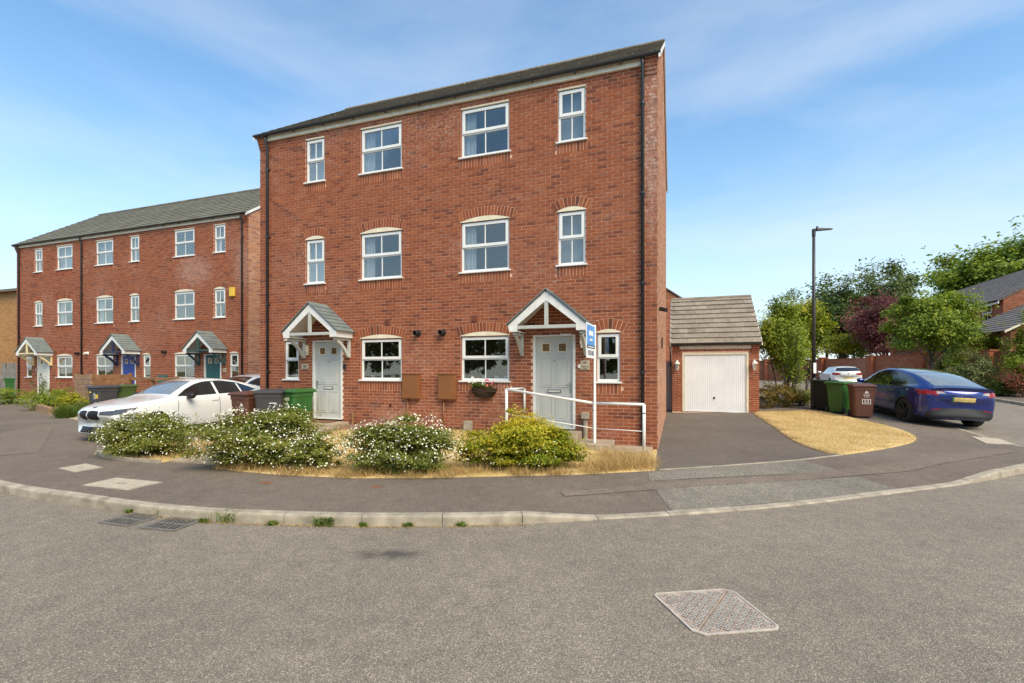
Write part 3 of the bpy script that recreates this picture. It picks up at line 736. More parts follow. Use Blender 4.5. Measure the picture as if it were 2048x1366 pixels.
def door(house, x0, x1, z0, z1, mat, hinge_right=True, handle='R', style='panel', fm='upvc'):
    w, h = x1-x0, z1-z0; fr = .062
    m = MB(); m.box(.003, fr, .0, .10, 0, h-.003); m.box(w-fr, w-.003, .0, .10, 0, h-.003); m.box(fr, w-fr, .001, .10, h-fr, h-.003); m.box(fr, w-fr, -.01, .10, .0, .03)
    d = m.build('door', M[fm], house, bevel=.004); d.location = (x0, 0, z0)
    lm = MB(); a, b, y = fr+.004, w-fr-.004, .045; lw = b-a; lm.box(a, b, y, y+.045, .034, h-fr-.004)
    if style == 'panel':
        H2 = h-fr-.04
        for (u0, u1) in ((.13, .45), (.55, .87)):
            for (v0, v1) in ((.07, .35), (.44, .77)):
                X0, X1, Y0, Y1 = a+lw*u0, a+lw*u1, .034+H2*v0, .034+H2*v1; k = .016
                for q in ((X0, X1, Y0, Y0+k), (X0, X1, Y1-k, Y1), (X0, X0+k, Y0+k, Y1-k), (X1-k, X1, Y0+k, Y1-k)):
                    lm.box(q[0], q[1], y-.010, y+.001, q[2], q[3])
                lm.box(X0+.045, X1-.045, y-.007, y+.001, Y0+.045, Y1-.045)
    else:
        for k in range(1, 6): lm.box(a+lw*k/6-.006, a+lw*k/6+.006, y-.004, y+.001, .06, h*.80)
    lm.build('door_leaf', mat, d, bevel=.003)
    H2 = h-fr-.04
    for (u0, u1) in ((.155, .40), (.60, .845)):
        X0, X1, Y0, Y1 = a+lw*u0, a+lw*u1, .034+H2*.83, .034+H2*.935; k = .022; pm = MB()
        for q in ((X0, X1, Y0, Y0+k), (X0, X1, Y1-k, Y1), (X0, X0+k, Y0+k, Y1-k), (X1-k, X1, Y0+k, Y1-k)): pm.box(q[0], q[1], y-.012, y+.001, q[2], q[3])
        pm.build('pane_surround', M['cream'], d)
        MB().box(X0+k, X1-k, y-.004, y-.001, Y0+k, Y1-k).build('pane', M['amber_glass'], d)
    lp = MB(); c = (a+b)/2; lz = .034+H2*.395
    lp.box(c-.15, c+.15, y-.014, y-.001, lz-.035, lz+.035); lp.build('letter_plate', M['dark' if style == 'panel' else 'steel'], d, bevel=.004)
    MB().box(c-.135, c+.135, y-.018, y-.0145, lz-.022, lz+.022).build('letter_flap', M['offwhite'], d)
    kp = MB(); kp.lathe([(0, y-.012), (.012, y-.012), (.012, y-.001)], 10, 'y', c=(c, 0, .034+H2*.735)); kp.build('door_viewer', M['dark'], d)
    hx = b-.05 if handle == 'R' else a+.05; hz = .034+H2*.44; hm = MB()
    hm.box(hx-.016, hx+.016, y-.010, y-.001, hz-.11, hz+.11); sgn = -1 if handle == 'R' else 1
    hm.tube([(hx, y-.008, hz+.05), (hx, y-.05, hz+.05), (hx+sgn*.10, y-.05, hz+.05)], .009, 8); hm.build('handle', M['steel'], d, smooth=False)
    return d
M['amber_glass'] = plain('amber_obscure_glass', (.20,.115,.055), .15, var=.35, scale=25)

def canopy(house, cx, mats, zf=2.55, hw_=.84, dep=.66, rise=.86, bm='bracket_grey', face='whitepaint', tile='tile_grey'):
    y0 = -dep; zr = zf+rise; pit = math.atan2(rise-.16, hw_)
    root = MB()   # sloping deck and underside boards
    t = .05
    for sg in (-1, 1):
        p = [(cx+sg*hw_, zf+.155), (cx, zr), (cx, zr-t*1.35), (cx+sg*(hw_-.03), zf+.10)]
        root.prism(p, lambda x, z: (x, y0+.03, z), lambda x, z: (x, -.012, z))
    can = root.build('porch_canopy', M['offwhite'], house)
    b = MB()      # gable boards on the front
    for sg in (-1, 1):
        p = [(cx+sg*(hw_-.005), zf+.125), (cx+sg*.002, zr-.03), (cx+sg*.002, zr-.225), (cx+sg*(hw_-.21), zf+.14), (cx+sg*(hw_-.21), zf), (cx+sg*(hw_-.035), zf)]
        b.prism(p, lambda x, z: (x, y0, z), lambda x, z: (x, y0+.028, z))
    b.build('bargeboard', M[face], can)
    for sg in (-1, 1):
        m = MB(); m.box(cx+sg*(hw_-.05)-.015, cx+sg*(hw_-.05)+.015, y0+.0285, -.012, zf, zf+.125); m.box(min(cx+sg*(hw_-.065), cx+sg*(hw_-.20)), max(cx+sg*(hw_-.065), cx+sg*(hw_-.20)), y0+.0285, -.012, zf+.004, zf+.022)
        m.build('fascia_board', M[face], can)
    MB().box(cx-hw_+.2, cx+hw_-.2, y0+.004, y0+.06, zf+.055, zf+.125).build('tie_beam', M[bm], can, bevel=.004)
    MB().box(cx-.04, cx+.04, y0+.006, y0+.058, zf+.1255, zr-.12).build('king_post', M[bm], can, bevel=.004)
    for sg in (-1, 1):
        x = cx+sg*(hw_-.125); m = MB()
        m.box(x-.035, x+.035, -.07, -.012, zf-.50, zf-.002); m.box(x-.033, x+.033, y0+.06, -.0705, zf-.065, zf-.003)
        cur = [(x, y0+.16, zf-.07), (x, y0+.30, zf-.16), (x, -.20, zf-.30), (x, -.08, zf-.46)]
        for p, q in zip(cur[:-1], cur[1:]): m.bar(p, q, .06, .075, up=(0, 0, 1))
        m.build('bracket', M[bm], can, bevel=.004)
    # tiles: rows on each slope
    sl = math.hypot(hw_, zr-zf-.155)+.02; rows = 7; r = random.Random(int(cx*100)); k = 0
    for sg in (-1, 1):
        ux, uz = -sg*math.cos(pit), math.sin(pit); nx, nz = sg*math.sin(pit), math.cos(pit)
        for i in range(rows):
            s0, s1 = sl*i/rows-.03, sl*(i+1)/rows-.005; nc = 2
            for j in range(nc):
                ya, yb = lerp(y0-.035, -.012, j/nc)+(.0 if j == 0 else .002), lerp(y0-.035, -.012, (j+1)/nc)
                if i % 2 and j == 0: yb += .12
                if i % 2 and j == 1: ya += .12
                m = MB(); ps = []
                for (s_, n_) in ((s0, .012), (s1, .004), (s1, .018), (s0, .034)):
                    ps.append((cx+sg*hw_+ux*s_+nx*n_, zf+.155+uz*s_+nz*n_))
                m.hexa([(ps[0][0],ya,ps[0][1]),(ps[0][0],yb,ps[0][1]),(ps[1][0],yb,ps[1][1]),(ps[1][0],ya,ps[1][1]),
                        (ps[3][0],ya,ps[3][1]),(ps[3][0],yb,ps[3][1]),(ps[2][0],yb,ps[2][1]),(ps[2][0],ya,ps[2][1])], 0, min(1, max(0, r.gauss(.5, .25))))
                m.build('tile', M[tile], can)
    for j in range(2):
        ya, yb = lerp(y0-.04, -.012, j/2), lerp(y0-.04, -.012, (j+1)/2)-.004
        m = MB(); m.prism([(cx-.12, zr-.085), (cx, zr+.035), (cx+.12, zr-.085), (cx+.11, zr-.10), (cx, zr+.008), (cx-.11, zr-.10)], lambda x, z: (x, ya, z), lambda x, z: (x, yb, z), 0, .7)
        m.build('ridge_tile', M[tile], can)
    return can

def gutter(house, x0, x1, y, z, r=.058):
    m = MB(); n = 8; prof = [(-r*math.cos(math.pi*k/n), -r*math.sin(math.pi*k/n)) for k in range(n+1)]+[(r*.86*math.cos(math.pi*k/n), -r*.86*math.sin(math.pi*k/n)) for k in range(n+1)]
    m.prism([(a, b) for a, b in prof], lambda a, b: (x0, y+a, z+b), lambda a, b: (x1, y+a, z+b))
    g = m.build('gutter', M['black_pvc'], house)
    x = x0+.4
    while x < x1-.2:
        MB().box(x-.015, x+.015, y-r*.6, y+r+.01, z-r-.014, z-r*.9).build('gutter_bracket', M['black_pvc'], g); x += .95
    return g
def downpipe(house, x, zt, zb, ytop=-.125, r=.036):
    m = MB(); m.tube([(x, ytop, zt), (x, ytop, zt-.10), (x, -.05, zt-.28), (x, -.05, zb)], r, 10)
    p = m.build('downpipe', M['black_pvc'], house, smooth=True)
    z = zt-.9
    while z > zb+.4:
        c = MB(); c.lathe([(r+.001, 0), (r+.010, 0), (r+.010, .05), (r+.001, .05)], 10, c=(x, -.05, z)); c.box(x-.055, x+.055, -.02, -.002, z+.005, z+.04)
        c.build('pipe_clip', M['black_pvc'], p); z -= 1.85
    return p

EAVE_Y, EAVE_Z, RIDGE_Y = -.165, 8.15, 3.75
PITCH = math.atan(.70)
def leafblob(*a, **k): return crown(*a, **k)

# ------------------------------------------------------------------ foliage
def leaf_cloud(pts, nrmdir, size, rng, aspect=.5, droop=0, sizevar=.35):
    """one folded diamond (two triangles) per point"""
    n = len(pts)
    nd = nrmdir+rng.normal(0, .55, (n, 3)); nd /= np.linalg.norm(nd, axis=1)[:,None]+1e-9
    a = rng.normal(0, 1, (n, 3)); a[:,2] -= droop; a -= nd*(a*nd).sum(1)[:,None]; a /= np.linalg.norm(a, axis=1)[:,None]+1e-9
    b = np.cross(nd, a); s = size*(1+rng.uniform(-sizevar, sizevar, n))[:,None]
    p0 = pts-a*s*.5; p2 = pts+a*s*.5; p1 = pts+b*s*aspect*.5+nd*s*.10; p3 = pts-b*s*aspect*.5+nd*s*.10
    V = np.stack([p0, p1, p2, p3], 1).reshape(-1, 3); Fq = np.arange(4*n).reshape(n, 4)
    return V, Fq
def crown(parent, name, center, radii, n, size, mat, seed=1, clumps=40, shell=.55, sig=.20, droop=0, aspect=.55, flat_bottom=None, tone0=.45, tonev=.2, spikes=0, kind=None, tone_z=0):
    rng = np.random.default_rng(seed); C = np.array(center, float); Rr = np.array(radii, float)
    d = rng.normal(0, 1, (clumps, 3)); d /= np.linalg.norm(d, axis=1)[:,None]
    rad = np.where(rng.random(clumps) < .72, rng.uniform(shell, .92, clumps), rng.uniform(.1, shell, clumps))
    wob = 1+.16*np.sin(d[:,0]*5+seed)+.12*np.cos(d[:,1]*7+d[:,2]*5+seed*2)
    cc = C+d*(rad*wob)[:,None]*Rr
    if flat_bottom is not None: cc[:,2] = np.maximum(cc[:,2], flat_bottom+rng.uniform(0, .15, clumps)*Rr[2])
    cs = rng.uniform(.6, 1.35, clumps); ct = rng.normal(0, .13, clumps)
    idx = rng.integers(0, clumps, n)
    off = rng.normal(0, 1, (n, 3))*np.array([1, 1, .72])
    pts = cc[idx]+off*(sig*cs[idx])[:,None]*Rr
    if flat_bottom is not None:
        pts[:,2] = np.where(pts[:,2] < flat_bottom, flat_bottom+rng.uniform(0, .3, n)*Rr[2]*.4, pts[:,2])
    nd = (pts-C)/Rr; nd /= np.linalg.norm(nd, axis=1)[:,None]+1e-9; nd = nd*.7+np.array([0, 0, .75])
    V, Fq = leaf_cloud(pts, nd, size, rng, aspect, droop)
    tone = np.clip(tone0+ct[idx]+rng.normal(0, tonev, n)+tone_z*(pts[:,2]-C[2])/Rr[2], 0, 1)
    if spikes:   # loose sprigs standing out of the outline
        sp, st = [], []
        for k in range(spikes):
            i = rng.integers(0, clumps); q = cc[i]; u = (q-C)/Rr; u /= np.linalg.norm(u)+1e-9; u = u+np.array([0, 0, .7])+rng.normal(0, .25, 3); u /= np.linalg.norm(u)
            ln = rng.uniform(.25, .6)*Rr.mean(); m = int(max(5, ln/size*2.2))
            t = rng.uniform(.2, 1, m); sp.append(q+u*(t*ln)[:,None]+rng.normal(0, size*.6, (m, 3))); st.append(np.clip(tone0+.15+rng.normal(0, .15, m), 0, 1))
        sp = np.concatenate(sp); V2, F2 = leaf_cloud(sp, np.tile([0, 0, 1.], (len(sp), 1)), size, rng, aspect, droop)
        Fq = np.concatenate([Fq, F2+len(V)]); V = np.concatenate([V, V2]); tone = np.concatenate([tone, np.concatenate(st)])
    o = obj(name, np_mesh(name, V, Fq, tone, mat), parent)
    if kind: o['kind'] = kind
    o['_c'] = 1; del o['_c']
    crown.last = cc
    return o
def branches(parent, base, tips, r0, mat, seed=0, fork=.35, name='trunk', lean=(0,0)):
    """tapered trunk with limbs running into the crown"""
    r = random.Random(seed); m = MB(); base = Vector(base); T = [Vector(t) for t in tips]
    mean = sum(T, Vector())/len(T); top = base+(mean-base)*fork*1.0; top.x += lean[0]; top.y += lean[1]
    m.tube([base-Vector((0,0,.05)), base.lerp(top, .25)+Vector((r.uniform(-.03,.03), r.uniform(-.03,.03), 0)), base.lerp(top, .6), top], [r0*1.25, r0, r0*.88, r0*.78], 8)
    for t in T:
        mid = top.lerp(t, .5)+Vector((r.uniform(-.1,.1), r.uniform(-.1,.1), r.uniform(0,.15)))*(t-top).length
        st = base.lerp(top, r.uniform(.75, 1))
        m.tube([st, st.lerp(mid, .5)+Vector((0,0,.03)), mid, t], [r0*.55, r0*.42, r0*.30, r0*.10], 6)
    return m.build(name, mat, parent, smooth=True)
def tree(name, label, loc, height, trunk_h, radii, n, size, mat, seed, group=None, cat='tree', r0=.14, ntips=9, **kw):
    x, y, z = loc; t = thing(name, label, cat, loc, 0, group)
    crown(t, 'crown', (0, 0, height-radii[2]), radii, n, size, mat, seed, **kw)
    cc = crown.last; rr = random.Random(seed); ids = rr.sample(range(len(cc)), min(ntips, len(cc)))
    branches(t, (0, 0, 0), [tuple(cc[i]*np.array([.85, .85, 1])) for i in ids], r0, M['bark'], seed, fork=trunk_h/max(.1, float(cc[ids][:,2].mean())))
    return t
def blades(parent, name, pts, h, w, mat, seed, lean=.5, kind='stuff', tone0=.5, tonev=.22, hv=.4):
    rng = np.random.default_rng(seed); n = len(pts); p = np.asarray(pts, float)
    a = rng.uniform(0, 2*np.pi, n); dx = np.c_[np.cos(a), np.sin(a), np.zeros(n)]
    hh = (h*(1+rng.uniform(-hv, hv, n)))[:,None]; ln = rng.normal(0, lean, (n, 2))
    up = np.c_[ln, np.ones(n)]; up /= np.linalg.norm(up, axis=1)[:,None]
    bend = np.c_[ln*.9, np.zeros(n)]
    v0 = p-dx*w/2; v1 = p+dx*w/2; m0 = p+up*hh*.55-dx*w*.35; m1 = p+up*hh*.55+dx*w*.35; tp = p+up*hh+bend*hh*.35
    V = np.stack([v0, v1, m1, m0, tp], 1).reshape(-1, 3)
    k = np.arange(n)*5
    F1 = np.stack([k, k+1, k+2, k+3], 1); F2 = np.stack([k+3, k+2, k+4, k+4], 1)
    me = bpy.data.meshes.new(name)
    faces = [tuple(f) for f in F1]+[tuple(f[:3]) for f in F2]
    me.from_pydata(V.tolist(), [], faces); me.materials.append(mat)
    t = np.clip(rng.normal(tone0, tonev, n), 0, 1); at = me.attributes.new('tone', 'FLOAT', 'FACE'); at.data.foreach_set('value', np.r_[t, t].astype(np.float32))
    o = obj(name, me, parent)
    if kind: o['kind'] = kind
    return o
def in_poly(x, y, poly):
    r = False; j = len(poly)-1
    for i in range(len(poly)):
        if (poly[i][1] > y) != (poly[j][1] > y) and x < (poly[j][0]-poly[i][0])*(y-poly[i][1])/(poly[j][1]-poly[i][1])+poly[i][0]: r = not r
        j = i
    return r
def tufts(poly, n, k, sd, zf, seed):
    c = scatter(poly, k, zf, seed); r = random.Random(seed+1); out = []
    for i in range(n):
        x, y, z = c[int(k*r.random()**1.4)]; x += r.gauss(0, sd); y += r.gauss(0, sd*.7)
        if in_poly(x, y+.05, poly): out.append((x, y, zf(x, y)))
    return out
def scatter(poly, n, zf, seed, edge=0):
    r = random.Random(seed); xs = [p[0] for p in poly]; ys = [p[1] for p in poly]; out = []
    while len(out) < n:
        x, y = r.uniform(min(xs)-edge, max(xs)+edge), r.uniform(min(ys)-edge, max(ys)+edge)
        if in_poly(x+r.uniform(-edge, edge), y+r.uniform(-edge, edge), poly): out.append((x, y, zf(x, y)))
    return out

# ------------------------------------------------------------------ the brick houses
def house_shell(root, LEN, depth, holes, sold, nsingle, tile, seed, ntile):
    T = lambda x, z, d: (x, -d, z)
    m = MB(); ztop = EAVE_Z+.02
    backing(m, -LEN, 0, -.2, ztop, holes, T)
    ridge_z = EAVE_Z+(RIDGE_Y-EAVE_Y)*math.tan(PITCH)
    for x in (-LEN+.008, -.008):
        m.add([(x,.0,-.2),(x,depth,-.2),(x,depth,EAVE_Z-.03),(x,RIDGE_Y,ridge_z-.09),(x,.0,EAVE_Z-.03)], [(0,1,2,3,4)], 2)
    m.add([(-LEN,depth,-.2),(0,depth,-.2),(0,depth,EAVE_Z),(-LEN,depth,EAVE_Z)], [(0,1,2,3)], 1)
    wall = m.build('wall', [M['mortar'], M['brick'], M['mortar_side_lit']], root, fix=False)
    ex = holes+[(s[0], s[1], s[2], s[3]) for s in sold]
    rows = brick_rows(-LEN, 0, Z0-.15, 8.05, ex)
    srows = []
    for s in sold: srows += soldier_rows(s[0]+.03, s[1]-.03, s[3])
    def dist(b): 
        p = root.matrix_basis @ Vector(((b[0]+b[1])/2, 0, (b[2]+b[3])/2)); return (p-Vector((0,0,H))).length
    full = sorted([b for b in rows if b[1]-b[0] > .2 and b[2] > .3], key=dist)[:nsingle]; fs = set(full)
    brick_objects(wall, full, .215, M['brick'], seed)
    bricks_joined(wall, 'brickwork', [b for b in rows if b not in fs]+srows, T, M['brick'], seed+1)
    tg = math.tan(PITCH)
    def xr(z):
        if z < EAVE_Z-.06: return (0, depth)
        k = (z-EAVE_Z+.09)/tg; return (max(0, k-.1), min(depth, depth-k+.1))
    side = brick_rows(0, depth, Z0-.15, ridge_z-.12, [], xr, .06)
    bricks_joined(wall, 'gable_brickwork', side, lambda x, z, d: (d, x, z), M['brick_side_lit'], seed+2)
    # roof
    rm = MB(); sl = (RIDGE_Y-EAVE_Y)/math.cos(PITCH)
    x0, x1 = -LEN-.05, .05
    for sg in (0, 1):
        f = (lambda y: y) if sg == 0 else (lambda y: 2*RIDGE_Y-y)
        ys = (EAVE_Y+.02, RIDGE_Y); zz = (EAVE_Z+.014, ridge_z)
        rm.add([(x0+.01,f(ys[0]),zz[0]-.006),(x1-.01,f(ys[0]),zz[0]-.006),(x1-.01,f(ys[1]),zz[1]-.006),(x0+.01,f(ys[1]),zz[1]-.006),
                (x0+.01,f(ys[0]),zz[0]-.05),(x1-.01,f(ys[0]),zz[0]-.05),(x1-.01,f(ys[1]),zz[1]-.05),(x0+.01,f(ys[1]),zz[1]-.05)],
               [(0,1,2,3),(4,5,6,7),(0,1,5,4),(1,2,6,5),(2,3,7,6),(3,0,4,7)], 0, .4)
    roof = rm.build('roof', M[tile], root)
    mw = root.matrix_basis.copy()
    tile_field(roof, x0, x1, EAVE_Y, EAVE_Z+.012, PITCH, sl, M[tile], lambda p: mw @ Vector(p), ntile, seed=seed)
    m = MB(); x = x0; r = random.Random(seed)
    while x < x1-.05:
        b = min(x+.45, x1); q = MB()
        prof = [(RIDGE_Y+.13*math.sin(a), ridge_z-.055+.13*math.cos(a)) for a in np.linspace(-1.35, 1.35, 9)]+[(RIDGE_Y+.112*math.sin(a), ridge_z-.055+.112*math.cos(a)) for a in np.linspace(1.35, -1.35, 9)]
        q.prism(prof, lambda a, z: (x+.002, a, z), lambda a, z: (b-.002, a, z), 0, r.random()); q.build('ridge_tile', M[tile], roof); x = b
    for sg in (0, 1):
        f = (lambda y: y) if sg == 0 else (lambda y: 2*RIDGE_Y-y); 
        for xx in (x0-.004, x1-.03):
            v = MB(); v.prism([(EAVE_Y-.01, EAVE_Z-.10), (RIDGE_Y, ridge_z-.09), (RIDGE_Y, ridge_z+.02), (EAVE_Y-.01, EAVE_Z+.01)], lambda a, z: (xx, f(a), z), lambda a, z: (xx+.034, f(a), z))
            v.build('verge_board', M['whitepaint'], roof)
    MB().box(-LEN+.27, -.27, -.065, -.001, 8.025, 8.205).build('eaves_board', M['soffit'], root, bevel=.004)
    for xx in ((-LEN, -LEN+.262), (-.262, 0)):      # stepped brick corbels at the eaves
        r = random.Random(seed)
        for k in range(5):
            y = -.03-.026*min(k, 4); z = 7.83+k*.075
            n = 1 if k % 2 else 2
            for j in range(n):
                a, b = lerp(xx[0], xx[1], j/n)+.004, lerp(xx[0], xx[1], (j+1)/n)-.004
                MB().box(a, b, y, -.0005, z+.005, z+.070, 0, tone_brick(r)).build('corbel_brick', M['brick'], root)
            MB().box(xx[0]+.006, xx[1]-.006, y+.007, -.0004, z-.001, z+.0048).build('mortar_bed', M['mortar'], root)
    gutter(root, -LEN-.06, .06, EAVE_Y+.02, EAVE_Z+.022, .05)
    return wall

WIDE, SMALL, GSM, DOOR = (-4.44, -3.235), (-2.10, -1.49), (-1.25, -.76), (-2.675, -1.71)
def unit_x(t, off, mir):
    return (t[0]+off, t[1]+off) if not mir else (off-t[1], off-t[0])
def unit_openings(off, mir):
    out = []
    for kind, t, z0, z1, arch in (('wide2', WIDE, 6.695, 7.86, 0), ('small2', SMALL, 6.695, 7.86, 0), ('wide1', WIDE, 4.0, 5.20, .10), ('small1', SMALL, 4.0, 5.20, .085),
                                  ('wide0', WIDE, 1.457, 2.53, .09), ('small0', GSM, 1.457, 2.53, .07)):
        x0, x1 = unit_x(t, off, mir); out.append((kind, x0, x1, z0, z1, arch))
    x0, x1 = unit_x(DOOR, off, mir); out.append(('door', x0, x1, .45, 2.54, 0))
    return out
def unit_build(root, off, mir, st):
    for (kind, x0, x1, z0, z1, arch) in unit_openings(off, mir):
        sd = int(abs(x0*37+z0*11))
        if kind == 'door':
            door(root, x0, x1, z0, z1, st['door'], handle='R' if not mir else 'L', style=st.get('dstyle', 'panel'))
            canopy(root, (x0+x1)/2, None, bm=st['bm'], face=st.get('face', 'whitepaint')); continue
        window(root, x0, x1, z0, z1, kind != 'small0', arch, st['inside'][kind], sd)
        if arch: arch_over(root, x0, x1, z1+.008, arch, sd)
        else: MB().box(x0+.002, x1-.002, -.006, .044, z1+.003, z1+.03).build('head_strip', M['cream'], root)
def shell_holes(units):
    holes, sold = [], []
    for (off, mir) in units:
        for (kind, x0, x1, z0, z1, arch) in unit_openings(off, mir):
            if kind == 'door': holes.append((x0, x1, z0-.04, z1)); continue
            holes.append((x0, x1, z0, z1+(.03 if not arch else 0))); sold.append((x0-.03, x1+.03, z0-.225, z0))
    return holes, sold

# semi-detached pair, the subject
house = thing('semi_detached_house', 'three-storey red brick house pair with two pale grey front doors under gabled porches', 'house', (2.99, 9.75, 0), -TH)
uS = [(0, False), (-10.49, True)]
ho, so = shell_holes(uS)
bpy.context.view_layer.update()
house_shell(house, 10.59, 7.6, ho, so, 300, 'tile', 11, 300)
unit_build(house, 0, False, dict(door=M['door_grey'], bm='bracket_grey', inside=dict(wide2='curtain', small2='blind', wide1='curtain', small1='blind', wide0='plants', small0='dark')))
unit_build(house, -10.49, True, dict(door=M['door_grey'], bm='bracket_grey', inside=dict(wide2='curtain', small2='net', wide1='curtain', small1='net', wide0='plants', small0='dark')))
downpipe(house, -.30, EAVE_Z-.03, .2); downpipe(house, -10.27, EAVE_Z-.03, .2)
for x in (-5.97, -4.99):        # meter boxes with their service pipes
    m = MB(); m.box(x, x+.45, -.12, -.002, 1.04, 1.63); mb = m.build('meter_box', M['meter'], house, bevel=.01)
    MB().box(x+.02, x+.43, -.128, -.1205, 1.06, 1.60).build('meter_door', M['meter'], mb, bevel=.006)
    MB().box(x-.012, x+.462, -.135, -.002, 1.6305, 1.652).build('meter_hood', M['meter'], mb, bevel=.004)
    MB().tube([(x+.12, -.045, 1.04), (x+.12, -.045, .2)], .022, 8).build('service_pipe', M['meter'], mb, smooth=True)
for x in (-5.59, -4.91):        # boiler flues
    m = MB(); m.lathe([(.085,-.001),(.085,-.015),(.058,-.02),(.058,-.16),(.05,-.165),(.045,-.06),(.0,-.06)], 18, 'y', c=(x, 0, 2.63)); m.build('flue', M['dark'], house, smooth=False)
for x in (-6.45, -4.09):
    m = MB(); m.box(x-.075, x+.075, -.022, -.001, 2.86, 3.02); v = m.build('air_vent', M['terracotta'], house, bevel=.004)
    for k in range(5): MB().box(x-.06, x+.06, -.030, -.0225, 2.875+k*.027, 2.888+k*.027).build('vent_louvre', M['terracotta'], v)
def plaque(root, x, z, w, h, lines):
    MB().box(x-w/2, x+w/2, -.018, -.002, z-h/2, z+h/2).build('name_plaque', M['stone_plaque'], root, bevel=.004)
    for (t, s, dz) in lines: text_mesh(t, s, M['black'], root, (x, -.0195, z+dz), FRONT, 'plaque_lettering')
plaque(house, -1.50, 1.845, .20, .20, [('49', .085, .048), ('Redwood', .042, -.028), ('Close', .042, -.07)])
plaque(house, -9.02, 1.83, .23, .13, [('48', .10, 0)])
MB().box(-1.655, -1.60, -.022, -.002, 1.78, 1.86).build('door_bell', M['whitepaint'], house, bevel=.004)
MB().box(-7.78, -7.70, -.03, -.002, 1.76, 1.89).build('door_bell', M['dark'], house, bevel=.006)
def wall_light(root, x, z, mat='cream'):
    m = MB(); m.box(x-.045, x+.045, -.06, -.002, z-.12, z+.05); m.box(x-.055, x+.055, -.075, -.002, z+.051, z+.07); m.box(x-.03, x+.03, -.05, -.002, z-.20, z-.121)
    return m.build('wall_light', M[mat], root, bevel=.006)
wall_light(house, -1.56, 2.42); wall_light(house, -8.93, 2.33)
m = MB(); m.tube([(-1.48,-.08,.1),(-1.48,-.08,.80)], .05, 12); m.box(-1.56,-1.40,-.16,-.002,.70,.83); m.build('drain_riser', M['concrete'], house, bevel=.008)
m = MB(); m.box(.002,.05,.55,.62,3.02,3.10); m.tube([(.05,.585,3.06),(.16,.50,3.02)], .045, 10); m.build('security_camera', M['dark'], house)
MB().box(.002,.03,2.2,2.5,2.3,2.55).build('side_vent', M['dark'], house)
m = MB(); m.tube([(-7.45,-.06,.25),(-7.45,-.06,.68)], .03, 8); m.build('wooden_stake', M['timber'], house)
m = MB(); m.tube([(-6.35,-.03,.86),(-6.35,-.06,.86)], .03, 10); m.build('overflow_outlet', M['dark'], house)
m = MB(); m.box(-4.32,-4.13,-.13,-.002,.30,.55); m.build('gully_box', M['concrete'], house, bevel=.01)

# terrace of three behind on the left
terr = thing('terraced_house', 'row of three red brick terraced houses with white, blue and teal front doors', 'house', (-10.62, 19.17, -.12), -TH)
uT = [(.22, False), (-4.94, False), (-15.53, True)]
ho, so = shell_holes(uT)
bpy.context.view_layer.update()
house_shell(terr, 15.53, 7.6, ho, so, 0, 'tile_terrace', 31, 300)
IN = dict(wide2='net', small2='net', wide1='curtain', small1='room', wide0='dark', small0='dark')
IN2 = dict(wide2='room', small2='curtain', wide1='room', small1='dark', wide0='dark', small0='dark')
unit_build(terr, .22, False, dict(door=M['door_green'], bm='teal', inside=IN2, dstyle='plank'))
unit_build(terr, -4.94, False, dict(door=M['door_blue'], bm='navy', inside=IN, dstyle='plank'))
unit_build(terr, -15.53, True, dict(door=M['door_white'], bm='bracket_cream', inside=IN))
downpipe(terr, -.30, EAVE_Z-.03, .2); downpipe(terr, -15.25, EAVE_Z-.03, .2); downpipe(terr, -10.33, EAVE_Z-.03, .2)
for x, c in ((-5.05, 'door_green'), (-10.1, 'door_blue')):
    m = MB(); m.box(x, x+.45, -.12, -.002, 1.04, 1.63); m.build('meter_box', M[c], terr, bevel=.01)
for x in (-4.75, -10.62, -9.95):
    m = MB(); m.lathe([(.085,-.001),(.085,-.015),(.058,-.02),(.058,-.16),(.05,-.165),(.045,-.06),(.0,-.06)], 14, 'y', c=(x, 0, 2.63)); m.build('flue', M['dark' if x > -9.9 or x < -10.5 else 'whitepaint'], terr)
for x in (-3.85, -9.0, -11.65):
    MB().box(x-.075, x+.075, -.022, -.001, 2.86, 3.02).build('air_vent', M['terracotta'], terr, bevel=.004)
m = MB(); m.box(-.95,-.70,-.10,-.002,4.85,5.22); m.build('alarm_box', M['yellow'], terr, bevel=.02)
plaque(terr, -1.28, 1.84, .18, .16, [('46', .08, 0)]); plaque(terr, -13.85, 1.84, .2, .13, [('45', .08, 0)])

# ------------------------------------------------------------------ garage
GA = 5.75   # local x of the left side in the house plan
gp = hw(.2, 8.2)
gar = thing('garage', 'detached single brick garage with white ribbed up-and-over door', 'garage', (gp[0], gp[1], .22), -TH)
GW, GD = 2.86, 5.2
bpy.context.view_layer.update()
dx0, dx1, dz1 = .345, 2.53, 2.14
T = lambda x, z, d: (x, -d, z)
m = MB(); hole = [(dx0, dx1, -.01, dz1)]
backing(m, 0, GW, -.3, 2.45, hole, T)
gtan = math.tan(math.radians(36)); gr = 2.45+(GD/2+.15)*gtan
for x in (.008, GW-.008): m.add([(x,0,-.3),(x,GD,-.3),(x,GD,2.45),(x,GD/2,gr-.1),(x,0,2.45)], [(0,1,2,3,4)], 0)
m.add([(0,GD,-.3),(GW,GD,-.3),(GW,GD,2.45),(0,GD,2.45)], [(0,1,2,3)], 0)
gw = m.build('wall', [M['mortar'], M['brick']], gar, fix=False)
rows = brick_rows(0, GW, .0, 2.42, hole); brick_objects(gw, rows[:300], .215, M['brick'], 51)
if len(rows) > 300: bricks_joined(gw, 'brickwork', rows[300:], T, M['brick'], 52)
bricks_joined(gw, 'gable_brickwork', brick_rows(0, GD, 0, 2.42, []), lambda x, z, d: (GW+d, x, z), M['brick'], 53)
